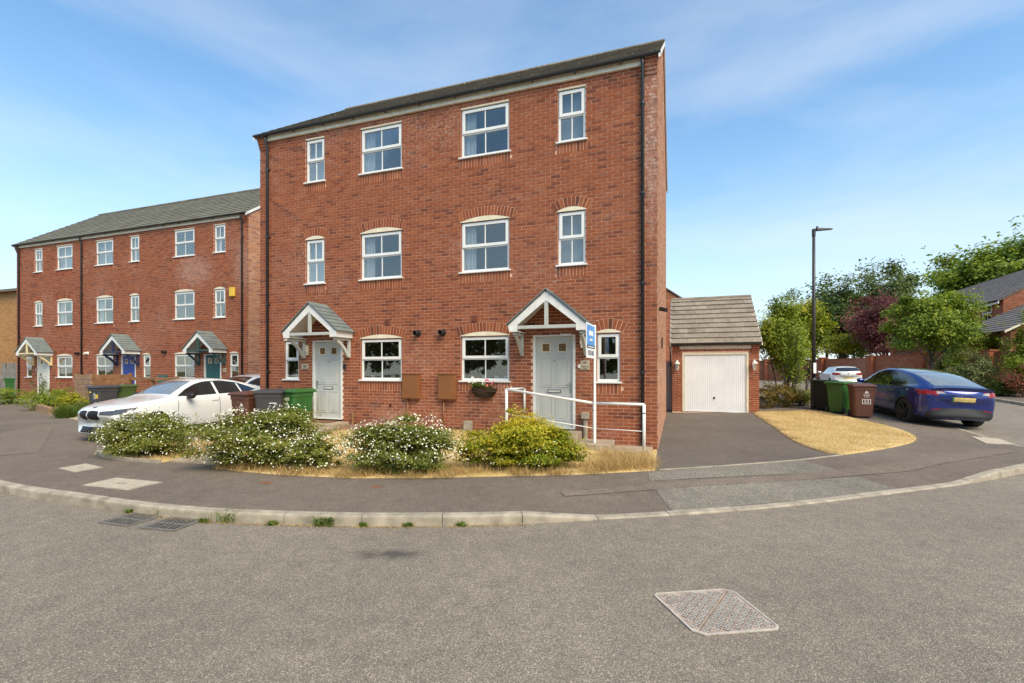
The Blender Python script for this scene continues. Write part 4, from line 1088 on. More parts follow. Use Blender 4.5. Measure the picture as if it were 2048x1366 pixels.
m = MB(); m.box(dx0+.004, dx0+.075, -.012, .09, 0, dz1-.003); m.box(dx1-.075, dx1-.004, -.012, .09, 0, dz1-.003); m.box(dx0+.075, dx1-.075, -.011, .09, dz1-.085, dz1-.003)
gf = m.build('garage_door', M['cream'], gar, bevel=.004)
n = 32; a, b = dx0+.082, dx1-.082; st = (b-a)/n; m = MB(); prof = []
for k in range(n):
    x = a+k*st; prof += [(x, .030), (x+st*.22, .030), (x+st*.30, .020), (x+st*.92, .020), (x+st, .030)]
vs = []
for (x, y) in prof: vs += [(x, y, .02), (x, y, dz1-.09)]
m.add(vs, [(2*i, 2*i+2, 2*i+3, 2*i+1) for i in range(len(prof)-1)]); m.box(a, b, .034, .06, .02, dz1-.09)
m.box(a, b, .014, .033, .012, .06)
m.build('door_panel', M['garage_white'] if 'garage_white' in M else plain('white_garage_door', (.80,.81,.82), .4, var=.05, scale=2), gf)
m = MB(); m.lathe([(0,.008),(.035,.008),(.035,.022)], 14, 'y', c=(1.42, 0, .52)); m.box(1.41,1.43,-.01,.009,.47,.55); m.build('handle', M['dark'], gf)
for x in (.17, 2.70):
    m = MB(); m.box(x-.03, x+.03, -.03, -.002, 1.66, 1.86); m.tube([(x,-.03,1.80),(x,-.09,1.87),(x,-.13,1.84)], .012, 8)
    ln = m.build('wall_lantern', M['whitepaint'], gar)
    q = MB(); q.lathe([(0,.20),(.03,.17),(.095,.09),(.10,.075),(.0,.075)], 6, c=(x,-.13,1.66)); q.build('lantern_cap', M['whitepaint'], ln); q = MB(); q.lathe([(0,-.22),(.02,-.19),(.045,-.17),(.05,-.15),(.0,-.15)], 6, c=(x,-.13,1.70)); q.build('lantern_base', M['whitepaint'], ln)
    q = MB(); q.lathe([(.085,.072),(.05,-.15)], 6, c=(x,-.13,1.70)); q.build('lantern_glass', M['glass_lamp'], ln)
rm = MB(); gy0 = -.17; gz0 = 2.45-.02
for sg in (0, 1):
    f = (lambda y: y) if sg == 0 else (lambda y: GD-y)
    p = [(-.04, gy0+.02, gz0+.0), (GW+.06, gy0+.02, gz0), (GW+.06, GD/2, gz0+(GD/2-gy0)*gtan), (-.04, GD/2, gz0+(GD/2-gy0)*gtan)]
    rm.add([(x, f(y), z) for x, y, z in p]+[(x, f(y), z-.05) for x, y, z in p], [(0,1,2,3),(4,5,6,7),(0,1,5,4),(1,2,6,5),(2,3,7,6),(3,0,4,7)])
groof = rm.build('roof', M['tile_garage'], gar)
mw = gar.matrix_basis.copy()
tile_field(groof, -.06, GW+.08, gy0, gz0+.012, math.atan(gtan), (GD/2-gy0)/math.cos(math.atan(gtan)), M['tile_garage'], lambda p: mw @ Vector(p), 300, tw=.30, gauge=.345, thick=.030, lift=.058)
grz = gz0+(GD/2-gy0)*gtan; x = -.06
while x < GW+.05:
    b = min(x+.44, GW+.08); q = MB(); x_ = x
    prof = [(GD/2+.13*math.sin(t), grz-.06+.13*math.cos(t)) for t in np.linspace(-1.3, 1.3, 9)]
    q.prism(prof, lambda a, z: (x_+.002, a, z), lambda a, z: (b-.002, a, z), 0, rnd.random()); q.build('ridge_tile', M['tile_garage'], groof); x = b
for xx in (-.075, GW+.055):
    v = MB(); v.prism([(gy0-.005, gz0-.06), (GD/2, grz-.07), (GD/2, grz+.03), (gy0-.005, gz0+.04)], lambda a, z: (xx, a, z), lambda a, z: (xx+.03, a, z)); v.build('verge_board', M['whitepaint'], groof)
MB().box(.25, GW-.25, -.04, -.001, 2.27, 2.42).build('eaves_board', M['soffit'], gar, bevel=.004)
for xx in ((0, .24), (GW-.24, GW)):
    for k in range(4): MB().box(xx[0]+.003, xx[1]-.003, -.03-.03*k, -.0005, 2.12+k*.075, 2.185+k*.075, 0, tone_brick(rnd)).build('corbel_brick', M['brick'], gar)
gutter(gar, -.1, GW+.02, gy0+.03, gz0+.0, .05)
m = MB(); m.tube([(-.06,-.10,2.40),(-.06,-.10,2.0),(-.06,-.03,1.85),(-.06,-.03,1.65)], .032, 8); m.build('downpipe', M['black_pvc'], gar, smooth=True)
# side gate between house and garage
gt = thing('side_gate', 'pale grey boarded side gate between the house and the garage', 'gate', (*hw(-1.0, 8.7), .2), -TH)
for k in range(8): MB().box(.0+k*.15+.003, .147+k*.15, 0, .02, .04, 1.85).build('board', M['offwhite'] if False else M['bracket_grey'], gt)
for z in (.3, 1.0, 1.65): MB().box(0, 1.19, .021, .06, z, z+.09).build('rail', M['bracket_grey'], gt)
m = MB(); m.box(-.02,.0,0,.05,0,1.9); m.build('gate_post', M['bracket_grey'], gt)

# ------------------------------------------------------------------ cars
def eval_mesh(o):
    bpy.context.view_layer.update(); dg = bpy.context.evaluated_depsgraph_get()
    return bpy.data.meshes.new_from_object(o.evaluated_get(dg))
def resample(pl, n):
    pl = np.array(pl, float); d = np.r_[0, np.cumsum(np.linalg.norm(np.diff(pl, axis=0), axis=1))]
    t = np.linspace(0, d[-1], n); return np.c_[np.interp(t, d, pl[:,0]), np.interp(t, d, pl[:,1])]
def patch(car, bvh, name, A, B, view, mat, n=18, m=6, off=.004):
    A, B = resample(A, n), resample(B, n); hits = []
    for j in range(m+1):
        for i in range(n):
            a, b = A[i]*(1-j/m)+B[i]*(j/m)
            o, d = {'L': ((a, 3, b), (0, -1, 0)), 'R': ((a, -3, b), (0, 1, 0)), 'F': ((4, a, b), (-1, 0, 0)), 'B': ((-4, a, b), (1, 0, 0)), 'T': ((a, b, 4), (0, 0, -1))}[view]
            h = bvh.ray_cast(Vector(o), Vector(d)); hits.append(None if h[0] is None else tuple(h[0]+h[1]*off))
    vs = []; ix = {}
    for k, h in enumerate(hits):
        if h is not None: ix[k] = len(vs); vs.append(h)
    fs = []
    for j in range(m):
        for i in range(n-1):
            q = (j*n+i, j*n+i+1, (j+1)*n+i+1, (j+1)*n+i)
            if all(k in ix for k in q): fs.append(tuple(ix[k] for k in q))
    mb = MB(); mb.add(vs, fs); o = mb.build(name, mat, car, smooth=True, fix=False)
    return o
def wheel(car, x, y, r, w, rim, side, spokes=5):
    m = MB(); h = w/2; m.lathe([(r*.66,-h*.8),(r*.80,-h*1.0),(r*.95,-h*.95),(r,-h*.62),(r,h*.62),(r*.95,h*.95),(r*.80,h*1.0),(r*.66,h*.8)], 32, 'y')
    o = m.build('wheel', M['rubber'], car, smooth=True); o.location = (x, y, r)
    q = MB(); s = side; q.lathe([(r*.68,s*h*.82),(r*.64,s*h*.86),(r*.62,s*h*.35),(.0,s*h*.30)], 32, 'y')
    q.build('rim', rim, o, smooth=True)
    sp = MB()
    for k in range(spokes):
        a = 2*math.pi*k/spokes+.3
        for da in (-.17, .17):
            c, d = math.cos(a+da*.35), math.sin(a+da*.35); c2, d2 = math.cos(a+da*1.5), math.sin(a+da*1.5)
            sp.bar((r*.10*c, s*h*.78, r*.10*d), (r*.63*c2, s*h*.82, r*.63*d2), r*.075, h*.28, up=(0, 1, 0))
    sp.lathe([(0,s*h*.88),(r*.13,s*h*.86),(r*.15,s*h*.55)], 16, 'y'); sp.build('spokes', rim, o)
def car_body(spec):
    xs = spec['xs']; g = {k: (lambda v, k=k: float(np.interp(v, [p[0] for p in spec[k]], [p[1] for p in spec[k]]))) for k in ('top', 'belt', 'w', 'wr', 'bot')}
    rings = []; x0, x1 = xs[0], xs[-1]
    for x in xs:
        t, b, w, wr, z0 = g['top'](x), g['belt'](x), g['w'](x), g['wr'](x), g['bot'](x); b = min(b, t-.02)
        zm = lerp(z0, b, .55); te = t-spec.get('crown', .05)*min(1, (t-b)/.25)-.008
        half = [(0, z0), (w*.62, z0), (w*.90, z0+.015), (w*.965, z0+.10), (w*1.0, zm), (w*.992, lerp(zm, b, .62)), (w*.962, b-.012), (w*.935, b+.018*min(1, (t-b)/.2)),
                (lerp(w*.935, wr, .52), lerp(b, te, .52)), (wr*1.015, te-.012), (wr*.90, te+(t-te)*.42), (wr*.5, te+(t-te)*.85), (0, t)]
        full = half+[(-y, z) for (y, z) in half[-2:0:-1]]; ring = []
        for (y, z) in full:
            k = (y/max(w, .1))**2; dx = 0
            if x-x0 < .7: dx += spec['curv_r']*k*(1-(x-x0)/.7)
            if x1-x < .8: dx -= spec['curv_f']*k*(1-(x1-x)/.8)
            ring.append((x+dx, y, z))
        rings.append(ring)
    n = len(rings[0]); m = MB(); vs = [v for r in rings for v in r]; fs = []
    for i in range(len(rings)-1):
        for k in range(n): fs.append((i*n+k, (i+1)*n+k, (i+1)*n+(k+1) % n, i*n+(k+1) % n))
    for ri, sg in ((0, -1), (len(rings)-1, 1)):
        r = rings[ri]; c = np.mean(np.array(r), axis=0); b = len(vs); vs += [tuple(c+(np.array(p)-c)*.55+np.array([sg*.012, 0, 0])) for p in r]
        for k in range(n): fs.append((ri*n+k, ri*n+(k+1) % n, b+(k+1) % n, b+k))
        fs.append(tuple(b+k for k in range(n)))
    m.add(vs, fs)
    o = m.build('tmp', M['paint_white']); sub = o.modifiers.new('s', 'SUBSURF'); sub.levels = 2; sub.render_levels = 2
    me = eval_mesh(o); bpy.data.objects.remove(o); bm = bmesh.new(); bm.from_mesh(me); bvh = BVHTree.FromBMesh(bm); bm.free()
    return me, bvh
def build_car(name, label, cat, spec, paint, pos, heading, pitch=0, roll=0):
    car = thing(name, label, cat, pos, 0); car.rotation_mode = 'XYZ'
    mat = Matrix.Rotation(heading, 4, 'Z') @ Matrix.Rotation(-pitch, 4, 'Y') @ Matrix.Rotation(roll, 4, 'X')
    car.rotation_euler = mat.to_euler('XYZ')
    me, bvh = car_body(spec); r = spec['wr_']; ax = spec['axle']
    o = bpy.data.objects.new('tmp', me); col.objects.link(o); me.materials.clear(); me.materials.append(paint); me.materials.append(M['dark'])
    cutters = []
    for x in ax:
        for sg in (-1, 1):
            c = MB(); c.lathe([(0,-.24),(r*1.13,-.24),(r*1.13,.24),(0,.24)], 40, 'y'); co = c.build('cut', [M['dark'], M['dark']]); co.data.polygons.foreach_set('material_index', [1]*len(co.data.polygons))
            co.location = (x, sg*(spec['track']+.06), r*1.0); cutters.append(co)
            b = o.modifiers.new('b', 'BOOLEAN'); b.object = co; b.operation = 'DIFFERENCE'; b.solver = 'EXACT'; b.material_mode = 'INDEX'
    me2 = eval_mesh(o); bpy.data.objects.remove(o)
    for c in cutters: bpy.data.objects.remove(c)
    body = obj('body', me2, car, smooth=False)
    me2.polygons.foreach_set('use_smooth', [True]*len(me2.polygons))
    try: me2.set_sharp_from_angle(angle=math.radians(38))
    except Exception: pass
    for x in ax:
        for sg in (-1, 1): wheel(car, x, sg*spec['track'], r, spec.get('tw', .235), M[spec.get('rim', 'wheel_dark')], sg)
    return car, bvh
def mirror_part(car, x, y, z, mat, sg):
    m = MB(); prof = [(0,-.10),(.05,-.09),(.075,-.03),(.078,.04),(.06,.09),(0,.10)]
    m.lathe(prof, 12, 'y'); o = m.build('door_mirror', mat, car, smooth=True); o.location = (x, sg*y, z); o.scale = (1.05, 1.1, .95)
    m = MB(); m.bar((0, -sg*.05, -.05), (-.02, -sg*.16, -.08), .05, .03); m.build('mirror_arm', M['trim'], o)

# blue electric crossover, seen from behind
ev = dict(xs=[-2.42,-2.38,-2.3,-2.15,-1.95,-1.75,-1.4,-1.0,-.5,0,.4,.75,1.05,1.3,1.55,1.8,2.05,2.2,2.3,2.36],
    top=[(-2.42,.86),(-2.38,1.03),(-2.32,1.15),(-2.22,1.175),(-1.95,1.255),(-1.6,1.385),(-1.2,1.49),(-.7,1.575),(-.2,1.615),(.2,1.62),(.55,1.56),(.9,1.42),(1.3,1.20),(1.6,1.07),(2.0,.96),(2.25,.80),(2.36,.62)],
    belt=[(-2.42,.80),(-2.32,1.02),(-2.0,1.10),(-1.5,1.10),(-1,1.06),(0,1.0),(1.2,.98),(1.7,.93),(2.1,.82),(2.36,.58)],
    w=[(-2.42,.74),(-2.32,.85),(-2.1,.915),(-1.6,.96),(-1,.955),(0,.945),(1.3,.955),(1.8,.91),(2.15,.82),(2.36,.66)],
    wr=[(-2.42,.66),(-2.32,.74),(-2.1,.70),(-1.6,.645),(-1,.62),(-.2,.63),(.5,.63),(1.2,.70),(1.6,.76),(2.1,.70),(2.36,.55)],
    bot=[(-2.42,.33),(-2.3,.27),(-2.0,.22),(-1,.19),(1,.19),(2.0,.22),(2.36,.36)], curv_r=.16, curv_f=.35, wr_=.37, axle=(-1.40, 1.445), track=.82, tw=.26)
tg_g = P(12.96, 15.46)
tesla, bv = build_car('parked_car', 'deep blue hatchback-style electric car with dark wheels parked behind the wheelie bins', 'car', ev, M['paint_blue'], (12.86, 15.38, .20), math.radians(77.8), .054, .045)
for v in 'LR':
    patch(tesla, bv, 'side_window', [(1.28,1.02),(.9,1.26),(.55,1.40),(.1,1.475),(-.45,1.48),(-1.0,1.41),(-1.45,1.29),(-1.74,1.18)], [(1.28,1.0),(.6,1.035),(0,1.05),(-.6,1.075),(-1.2,1.11),(-1.6,1.15),(-1.74,1.17)], v, M['car_glass'], 26, 8)
    patch(tesla, bv, 'window_trim', [(1.29,1.0),(.6,1.035),(0,1.05),(-.6,1.075),(-1.2,1.11),(-1.6,1.15),(-1.76,1.175)], [(1.29,.982),(.6,1.018),(0,1.033),(-.6,1.058),(-1.2,1.093),(-1.6,1.133),(-1.78,1.165)], v, M['chrome'], 26, 1, .006)
    for x in ev['axle']:
        an = np.linspace(-.25, math.pi+.25, 26)
        patch(tesla, bv, 'arch_trim', [(x+.405*math.cos(a), .36+.405*math.sin(a)) for a in an], [(x+.465*math.cos(a), .36+.465*math.sin(a)) for a in an], v, M['trim'], 30, 2, .008)
    patch(tesla, bv, 'sill_trim', [(1.0,.315),(-1.0,.315)], [(1.0,.215),(-1.0,.215)], v, M['trim'], 12, 2, .008)
    patch(tesla, bv, 'door_gap', [(.0,1.03),(.02,.4)], [(-.012,1.03),(.008,.4)], v, M['dark'], 10, 1, .003)
    patch(tesla, bv, 'door_gap', [(-.95,1.06),(-.93,.75),(-1.05,.62)], [(-.962,1.06),(-.942,.75),(-1.062,.62)], v, M['dark'], 10, 1, .003)
    patch(tesla, bv, 'door_handle', [(-.62,.93),(-.84,.935)], [(-.62,.905),(-.84,.91)], v, M['chrome'], 8, 1, .006)
    patch(tesla, bv, 'tail_lamp_side', [(-2.02,1.05),(-2.12,1.062),(-2.3,1.055)], [(-2.02,1.045),(-2.14,.975),(-2.3,.925)], v, M['red_lens'], 10, 4, .006)
    sg = 1 if v == 'L' else -1
    patch(tesla, bv, 'tail_lamp', [(sg*.90,1.055),(sg*.75,1.055),(sg*.62,1.05)], [(sg*.90,.925),(sg*.75,.94),(sg*.62,.965)], 'B', M['red_lens'], 12, 5, .008)
    patch(tesla, bv, 'reverse_lamp', [(sg*.615,1.05),(sg*.5,1.035),(sg*.42,1.0)], [(sg*.615,.968),(sg*.5,.985),(sg*.42,.992)], 'B', M['clear_lens'], 12, 4, .008)
    mirror_part(tesla, 1.0, 1.03, 1.08, M['paint_blue'], sg)
patch(tesla, bv, 'glass_roof', [(.62,.56),(-.95,.55)], [(.62,-.56),(-.95,-.55)], 'T', M['car_glass_pale'], 20, 10, .004)
patch(tesla, bv, 'rear_window', [(-1.0,.55),(-2.1,.58)], [(-1.0,-.55),(-2.1,-.58)], 'T', M['car_glass_pale'], 20, 10, .004)
patch(tesla, bv, 'windscreen', [(.68,.56),(1.42,.66)], [(.68,-.56),(1.42,-.66)], 'T', M['car_glass'], 16, 10, .004)
patch(tesla, bv, 'number_plate', [(.25,.905),(-.25,.905)], [(.25,.79),(-.25,.79)], 'B', M['plate_yellow'], 8, 3, .012)
patch(tesla, bv, 'plate_band', [(.295,.905),(.25,.905)], [(.295,.79),(.25,.79)], 'B', M['plate_green'], 3, 3, .012)
patch(tesla, bv, 'tailgate_gap', [(.42,.985),(0,.975),(-.42,.985)], [(.42,.965),(0,.952),(-.42,.965)], 'B', M['dark'], 14, 1, .005)
m = MB(); ys = np.linspace(-.70, .70, 21); rings = []
for yv in ys:      # ducktail lip across the tailgate, following the body line
    k_ = 1-(abs(yv)/.70)**3; x0_ = -2.345+.10*(yv/.7)**2; hh = .006+.030*k_
    h_ = bv.ray_cast(Vector((x0_+.08, yv, 3)), Vector((0,0,-1))); zz = (h_[0].z if h_[0] else 1.15)
    rings.append([(x0_+.16, yv, zz+.004), (x0_+.02, yv, zz+hh), (x0_-.045, yv, zz+hh-.004), (x0_-.04, yv, zz+hh-.022), (x0_+.0, yv, zz-.075), (x0_+.16, yv, zz-.06)])
vs_ = [v for r in rings for v in r]; m.add(vs_, [(a*6+b, a*6+(b+1) % 6, (a+1)*6+(b+1) % 6, (a+1)*6+b) for a in range(20) for b in range(6)]+[tuple(range(6)), tuple(120+b for b in range(6))[::-1]])
m.build('spoiler_lip', M['paint_blue'], tesla)
patch(tesla, bv, 'rear_valance', [(.86,.40),(.62,.56),(.3,.595),(-.3,.595),(-.62,.56),(-.86,.40)], [(.86,.29),(.62,.285),(.3,.285),(-.3,.285),(-.62,.285),(-.86,.29)], 'B', M['trim'], 22, 5, .008)
for sg in (1, -1): patch(tesla, bv, 'reflector', [(sg*.72,.535),(sg*.5,.575)], [(sg*.72,.515),(sg*.5,.55)], 'B', M['red_lens'], 8, 1, .012)

sal = dict(xs=[-2.43,-2.38,-2.28,-2.1,-1.85,-1.55,-1.2,-.8,-.4,0,.35,.65,.95,1.15,1.4,1.65,1.9,2.05,2.14,2.2],
    top=[(-2.43,.80),(-2.38,.99),(-2.28,1.08),(-1.9,1.13),(-1.6,1.18),(-1.2,1.30),(-.8,1.385),(-.4,1.425),(0,1.43),(.35,1.385),(.65,1.26),(.95,1.06),(1.1,1.0),(1.5,.95),(1.85,.885),(2.05,.82),(2.14,.765),(2.2,.66)],
    belt=[(-2.43,.72),(-2.3,.95),(-1.8,1.0),(-1,.985),(0,.955),(1.0,.935),(1.5,.88),(1.9,.79),(2.1,.68),(2.2,.52)],
    w=[(-2.43,.70),(-2.3,.80),(-2.0,.87),(-1.4,.905),(0,.90),(1.4,.905),(1.8,.89),(2.05,.86),(2.2,.78)],
    wr=[(-2.43,.6),(-2.2,.70),(-1.7,.66),(-1.1,.56),(-.4,.56),(.2,.57),(.7,.64),(1.1,.74),(1.6,.76),(2.0,.70),(2.2,.6)],
    bot=[(-2.43,.36),(-2.2,.25),(-1,.17),(1,.17),(1.9,.18),(2.2,.24)], curv_r=.22, curv_f=.26, wr_=.325, axle=(-1.405, 1.405), track=.775, rim='wheel_silver', tw=.225)
def stretch(v): return v if v < 1.0 else 1.0+(v-1.0)*1.17
sal['xs'] = [stretch(v) for v in sal['xs']]
for k_ in ('top', 'belt', 'w', 'wr', 'bot'): sal[k_] = [(stretch(a), b) for a, b in sal[k_]]
sal['axle'] = (-1.405, stretch(1.405))
def saloon_details(car, bv):
    for v in 'LR':
        sg = 1 if v == 'L' else -1
        patch(car, bv, 'side_window', [(.86,1.0),(.62,1.14),(.38,1.25),(.1,1.31),(-.12,1.325)], [(.86,.99),(.62,.985),(.38,.985),(.1,.99),(-.12,.995)], v, M['car_glass'], 18, 6)
        patch(car, bv, 'side_window', [(-.19,1.325),(-.5,1.315),(-.85,1.26)], [(-.19,.995),(-.5,1.0),(-.85,1.01)], v, M['car_glass'], 14, 6)
        patch(car, bv, 'side_window', [(-.90,1.245),(-1.15,1.165),(-1.34,1.07)], [(-.90,1.012),(-1.15,1.025),(-1.34,1.05)], v, M['car_glass'], 10, 6)
        patch(car, bv, 'window_trim', [(.90,.99),(.62,1.155),(.36,1.27),(.1,1.33),(-.4,1.345),(-.9,1.27),(-1.2,1.16),(-1.40,1.055)], [(.86,.985),(.62,1.14),(.38,1.25),(.1,1.31),(-.4,1.325),(-.9,1.25),(-1.2,1.14),(-1.36,1.05)], v, M['grille'], 24, 1, .005)
        patch(car, bv, 'door_gap', [(.93,.93),(.96,.6),(.9,.3)], [(.918,.93),(.948,.6),(.888,.3)], v, M['dark'], 10, 1, .003)
        patch(car, bv, 'door_gap', [(-.16,.97),(-.16,.3)], [(-.172,.97),(-.172,.3)], v, M['dark'], 10, 1, .003)
        patch(car, bv, 'door_handle', [(.06,.86),(-.12,.87)], [(.06,.83),(-.12,.84)], v, M['paint_white'], 8, 1, .02)
        patch(car, bv, 'sill_trim', [(.95,.255),(-.95,.255)], [(.95,.235),(-.95,.235)], v, M['dark'], 12, 1, .005)
        patch(car, bv, 'headlamp_side', [(1.84,.80),(2.0,.785),(2.16,.765)], [(1.84,.775),(2.0,.72),(2.16,.675)], v, M['headlight'], 12, 4, .006)
        patch(car, bv, 'headlamp', [(sg*.76,.765),(sg*.6,.75),(sg*.335,.735)], [(sg*.76,.675),(sg*.6,.65),(sg*.335,.665)], 'F', M['headlight'], 14, 4, .006)
        patch(car, bv, 'grille', [(sg*.025,.735),(sg*.1,.75),(sg*.26,.745),(sg*.31,.725)], [(sg*.025,.575),(sg*.1,.55),(sg*.24,.55),(sg*.31,.59)], 'F', M['grille'], 14, 5, .012)
        mirror_part(car, .70, 1.0, 1.0, M['grille'], sg)
        patch(car, bv, 'tail_lamp', [(sg*.86,.93),(sg*.5,.92)], [(sg*.86,.78),(sg*.5,.82)], 'B', M['red_lens'], 12, 5, .008)
        patch(car, bv, 'side_vent', [(1.10,.62),(1.00,.635)], [(1.10,.595),(1.00,.61)], v, M['grille'], 5, 1, .006)
    patch(car, bv, 'lower_grille', [(-.46,.385),(.46,.385)], [(-.36,.235),(.36,.235)], 'F', M['grille'], 16, 4, .008)
    patch(car, bv, 'front_splitter', [(-.74,.20),(0,.185),(.74,.20)], [(-.74,.172),(0,.165),(.74,.172)], 'F', M['dark'], 18, 1, .02)
    patch(car, bv, 'number_plate', [(-.255,.51),(.255,.51)], [(-.255,.405),(.255,.405)], 'F', M['plate_white'], 10, 3, .016)
    patch(car, bv, 'windscreen', [(.36,.50),(.98,.64)], [(.36,-.50),(.98,-.64)], 'T', M['car_glass_pale'], 18, 12, .004)
    patch(car, bv, 'rear_window', [(-.95,.50),(-1.55,.56)], [(-.95,-.50),(-1.55,-.56)], 'T', M['car_glass'], 14, 10, .004)
    patch(car, bv, 'bonnet_gap', [(1.05,.70),(1.6,.70),(2.12,.55)], [(1.05,.694),(1.6,.694),(2.11,.545)], 'T', M['dark'], 16, 1, .002)
    m = MB(); m.lathe([(0,.006),(.038,.004),(.041,0)], 16, 'z'); e = m.build('bonnet_badge', M['sign_navy'], car); 
    h = bv.ray_cast(Vector((2.20, 0, 3)), Vector((0,0,-1)))
    if h[0]: e.location = h[0]+h[1]*.003; e.rotation_euler = h[1].to_track_quat('Z', 'Y').to_euler()
bmw, bv2 = build_car('parked_car', 'white saloon car with black grille parked facing the street beside the house', 'car', sal, M['paint_white'], (-8.68, 12.85, P(-8.68, 12.85)-.03), math.radians(250), -.012, .01)
saloon_details(bmw, bv2)
hat = dict(xs=[-2.12,-2.08,-2.0,-1.85,-1.65,-1.4,-1.1,-.7,-.3,.1,.4,.7,1.0,1.2,1.45,1.7,1.95,2.08,2.15],
    top=[(-2.12,.84),(-2.08,1.02),(-2.0,1.12),(-1.85,1.27),(-1.68,1.375),(-1.4,1.41),(-.9,1.425),(-.3,1.425),(.1,1.40),(.4,1.33),(.7,1.19),(1.0,1.03),(1.2,.98),(1.6,.92),(1.95,.80),(2.08,.70),(2.15,.58)],
    belt=[(-2.12,.76),(-2.0,.98),(-1.5,.995),(0,.95),(1.0,.92),(1.5,.87),(1.9,.76),(2.15,.5)],
    w=[(-2.12,.72),(-2.0,.81),(-1.7,.86),(-1.2,.88),(0,.88),(1.4,.88),(1.8,.85),(2.0,.78),(2.15,.64)],
    wr=[(-2.12,.62),(-2.0,.66),(-1.7,.60),(-1.1,.57),(0,.58),(.7,.64),(1.1,.72),(1.6,.74),(2.0,.62),(2.15,.5)],
    bot=[(-2.12,.40),(-2.0,.28),(-1,.18),(1,.18),(1.8,.19),(2.15,.26)], curv_r=.18, curv_f=.4, wr_=.315, axle=(-1.33, 1.36), track=.76, rim='wheel_silver', tw=.21)
def hatch_details(car, bv):
    for v in 'LR':
        sg = 1 if v == 'L' else -1
        patch(car, bv, 'side_window', [(.9,1.0),(.6,1.16),(.3,1.27),(0,1.315),(-.5,1.325)], [(.9,.985),(.6,.975),(.3,.98),(0,.985),(-.5,1.0)], v, M['car_glass'], 18, 6)
        patch(car, bv, 'side_window', [(-.57,1.325),(-1.0,1.30),(-1.5,1.20)], [(-.57,1.0),(-1.0,1.01),(-1.5,1.04)], v, M['car_glass'], 14, 6)
        patch(car, bv, 'tail_lamp', [(sg*.82,.985),(sg*.66,.98),(sg*.42,.955)], [(sg*.82,.85),(sg*.66,.84),(sg*.42,.87)], 'B', M['red_lens'], 12, 5, .008)
        patch(car, bv, 'tail_lamp_side', [(-1.86,.97),(-2.0,.985)], [(-1.86,.92),(-2.0,.85)], v, M['red_lens'], 8, 4, .006)
        patch(car, bv, 'headlamp', [(sg*.78,.74),(sg*.36,.70)], [(sg*.78,.63),(sg*.36,.60)], 'F', M['headlight'], 12, 4, .006)
        mirror_part(car, .75, .98, .99, M['paint_white'], sg)
        patch(car, bv, 'bumper_vent', [(sg*.72,.47),(sg*.5,.45)], [(sg*.72,.44),(sg*.5,.42)], 'B', M['dark'], 8, 1, .006)
    patch(car, bv, 'rear_window', [(-.56,1.31),(0,1.33),(.56,1.31)], [(-.66,1.09),(0,1.075),(.66,1.09)], 'B', M['car_glass'], 18, 5, .006)
    patch(car, bv, 'number_plate', [(-.27,.70),(.27,.70)], [(-.27,.575),(.27,.575)], 'B', M['plate_yellow'], 10, 3, .012)
    patch(car, bv, 'windscreen', [(.36,.50),(1.0,.64)], [(.36,-.50),(1.0,-.64)], 'T', M['car_glass'], 18, 12, .004)
    patch(car, bv, 'rear_valance', [(-.72,.40),(.72,.40)], [(-.72,.30),(.72,.30)], 'B', M['trim'], 14, 2, .008)
    m = MB(); m.lathe([(0,.006),(.035,.004),(.038,0)], 14, 'z'); e = m.build('tailgate_badge', M['sign_navy'], car); h = bv.ray_cast(Vector((-4, 0, .93)), Vector((1,0,0)))
    if h[0]: e.location = h[0]+h[1]*.004; e.rotation_euler = h[1].to_track_quat('Z', 'Y').to_euler()
h1, bv3 = build_car('parked_car', 'white hatchback with red tail lamps parked further up the side road by the wall', 'car', hat, M['paint_white'], (22.35, 32.5, road_z(22.35, 32.5)+.02), math.radians(69.5), .01)
hatch_details(h1, bv3)
h2, bv4 = build_car('parked_car', 'white hatchback parked behind the saloon, only its roof and glass in view', 'car', hat, M['paint_white'], (-9.45, 17.2, P(-9.45, 17.2)), math.radians(250), 0)
hatch_details(h2, bv4)

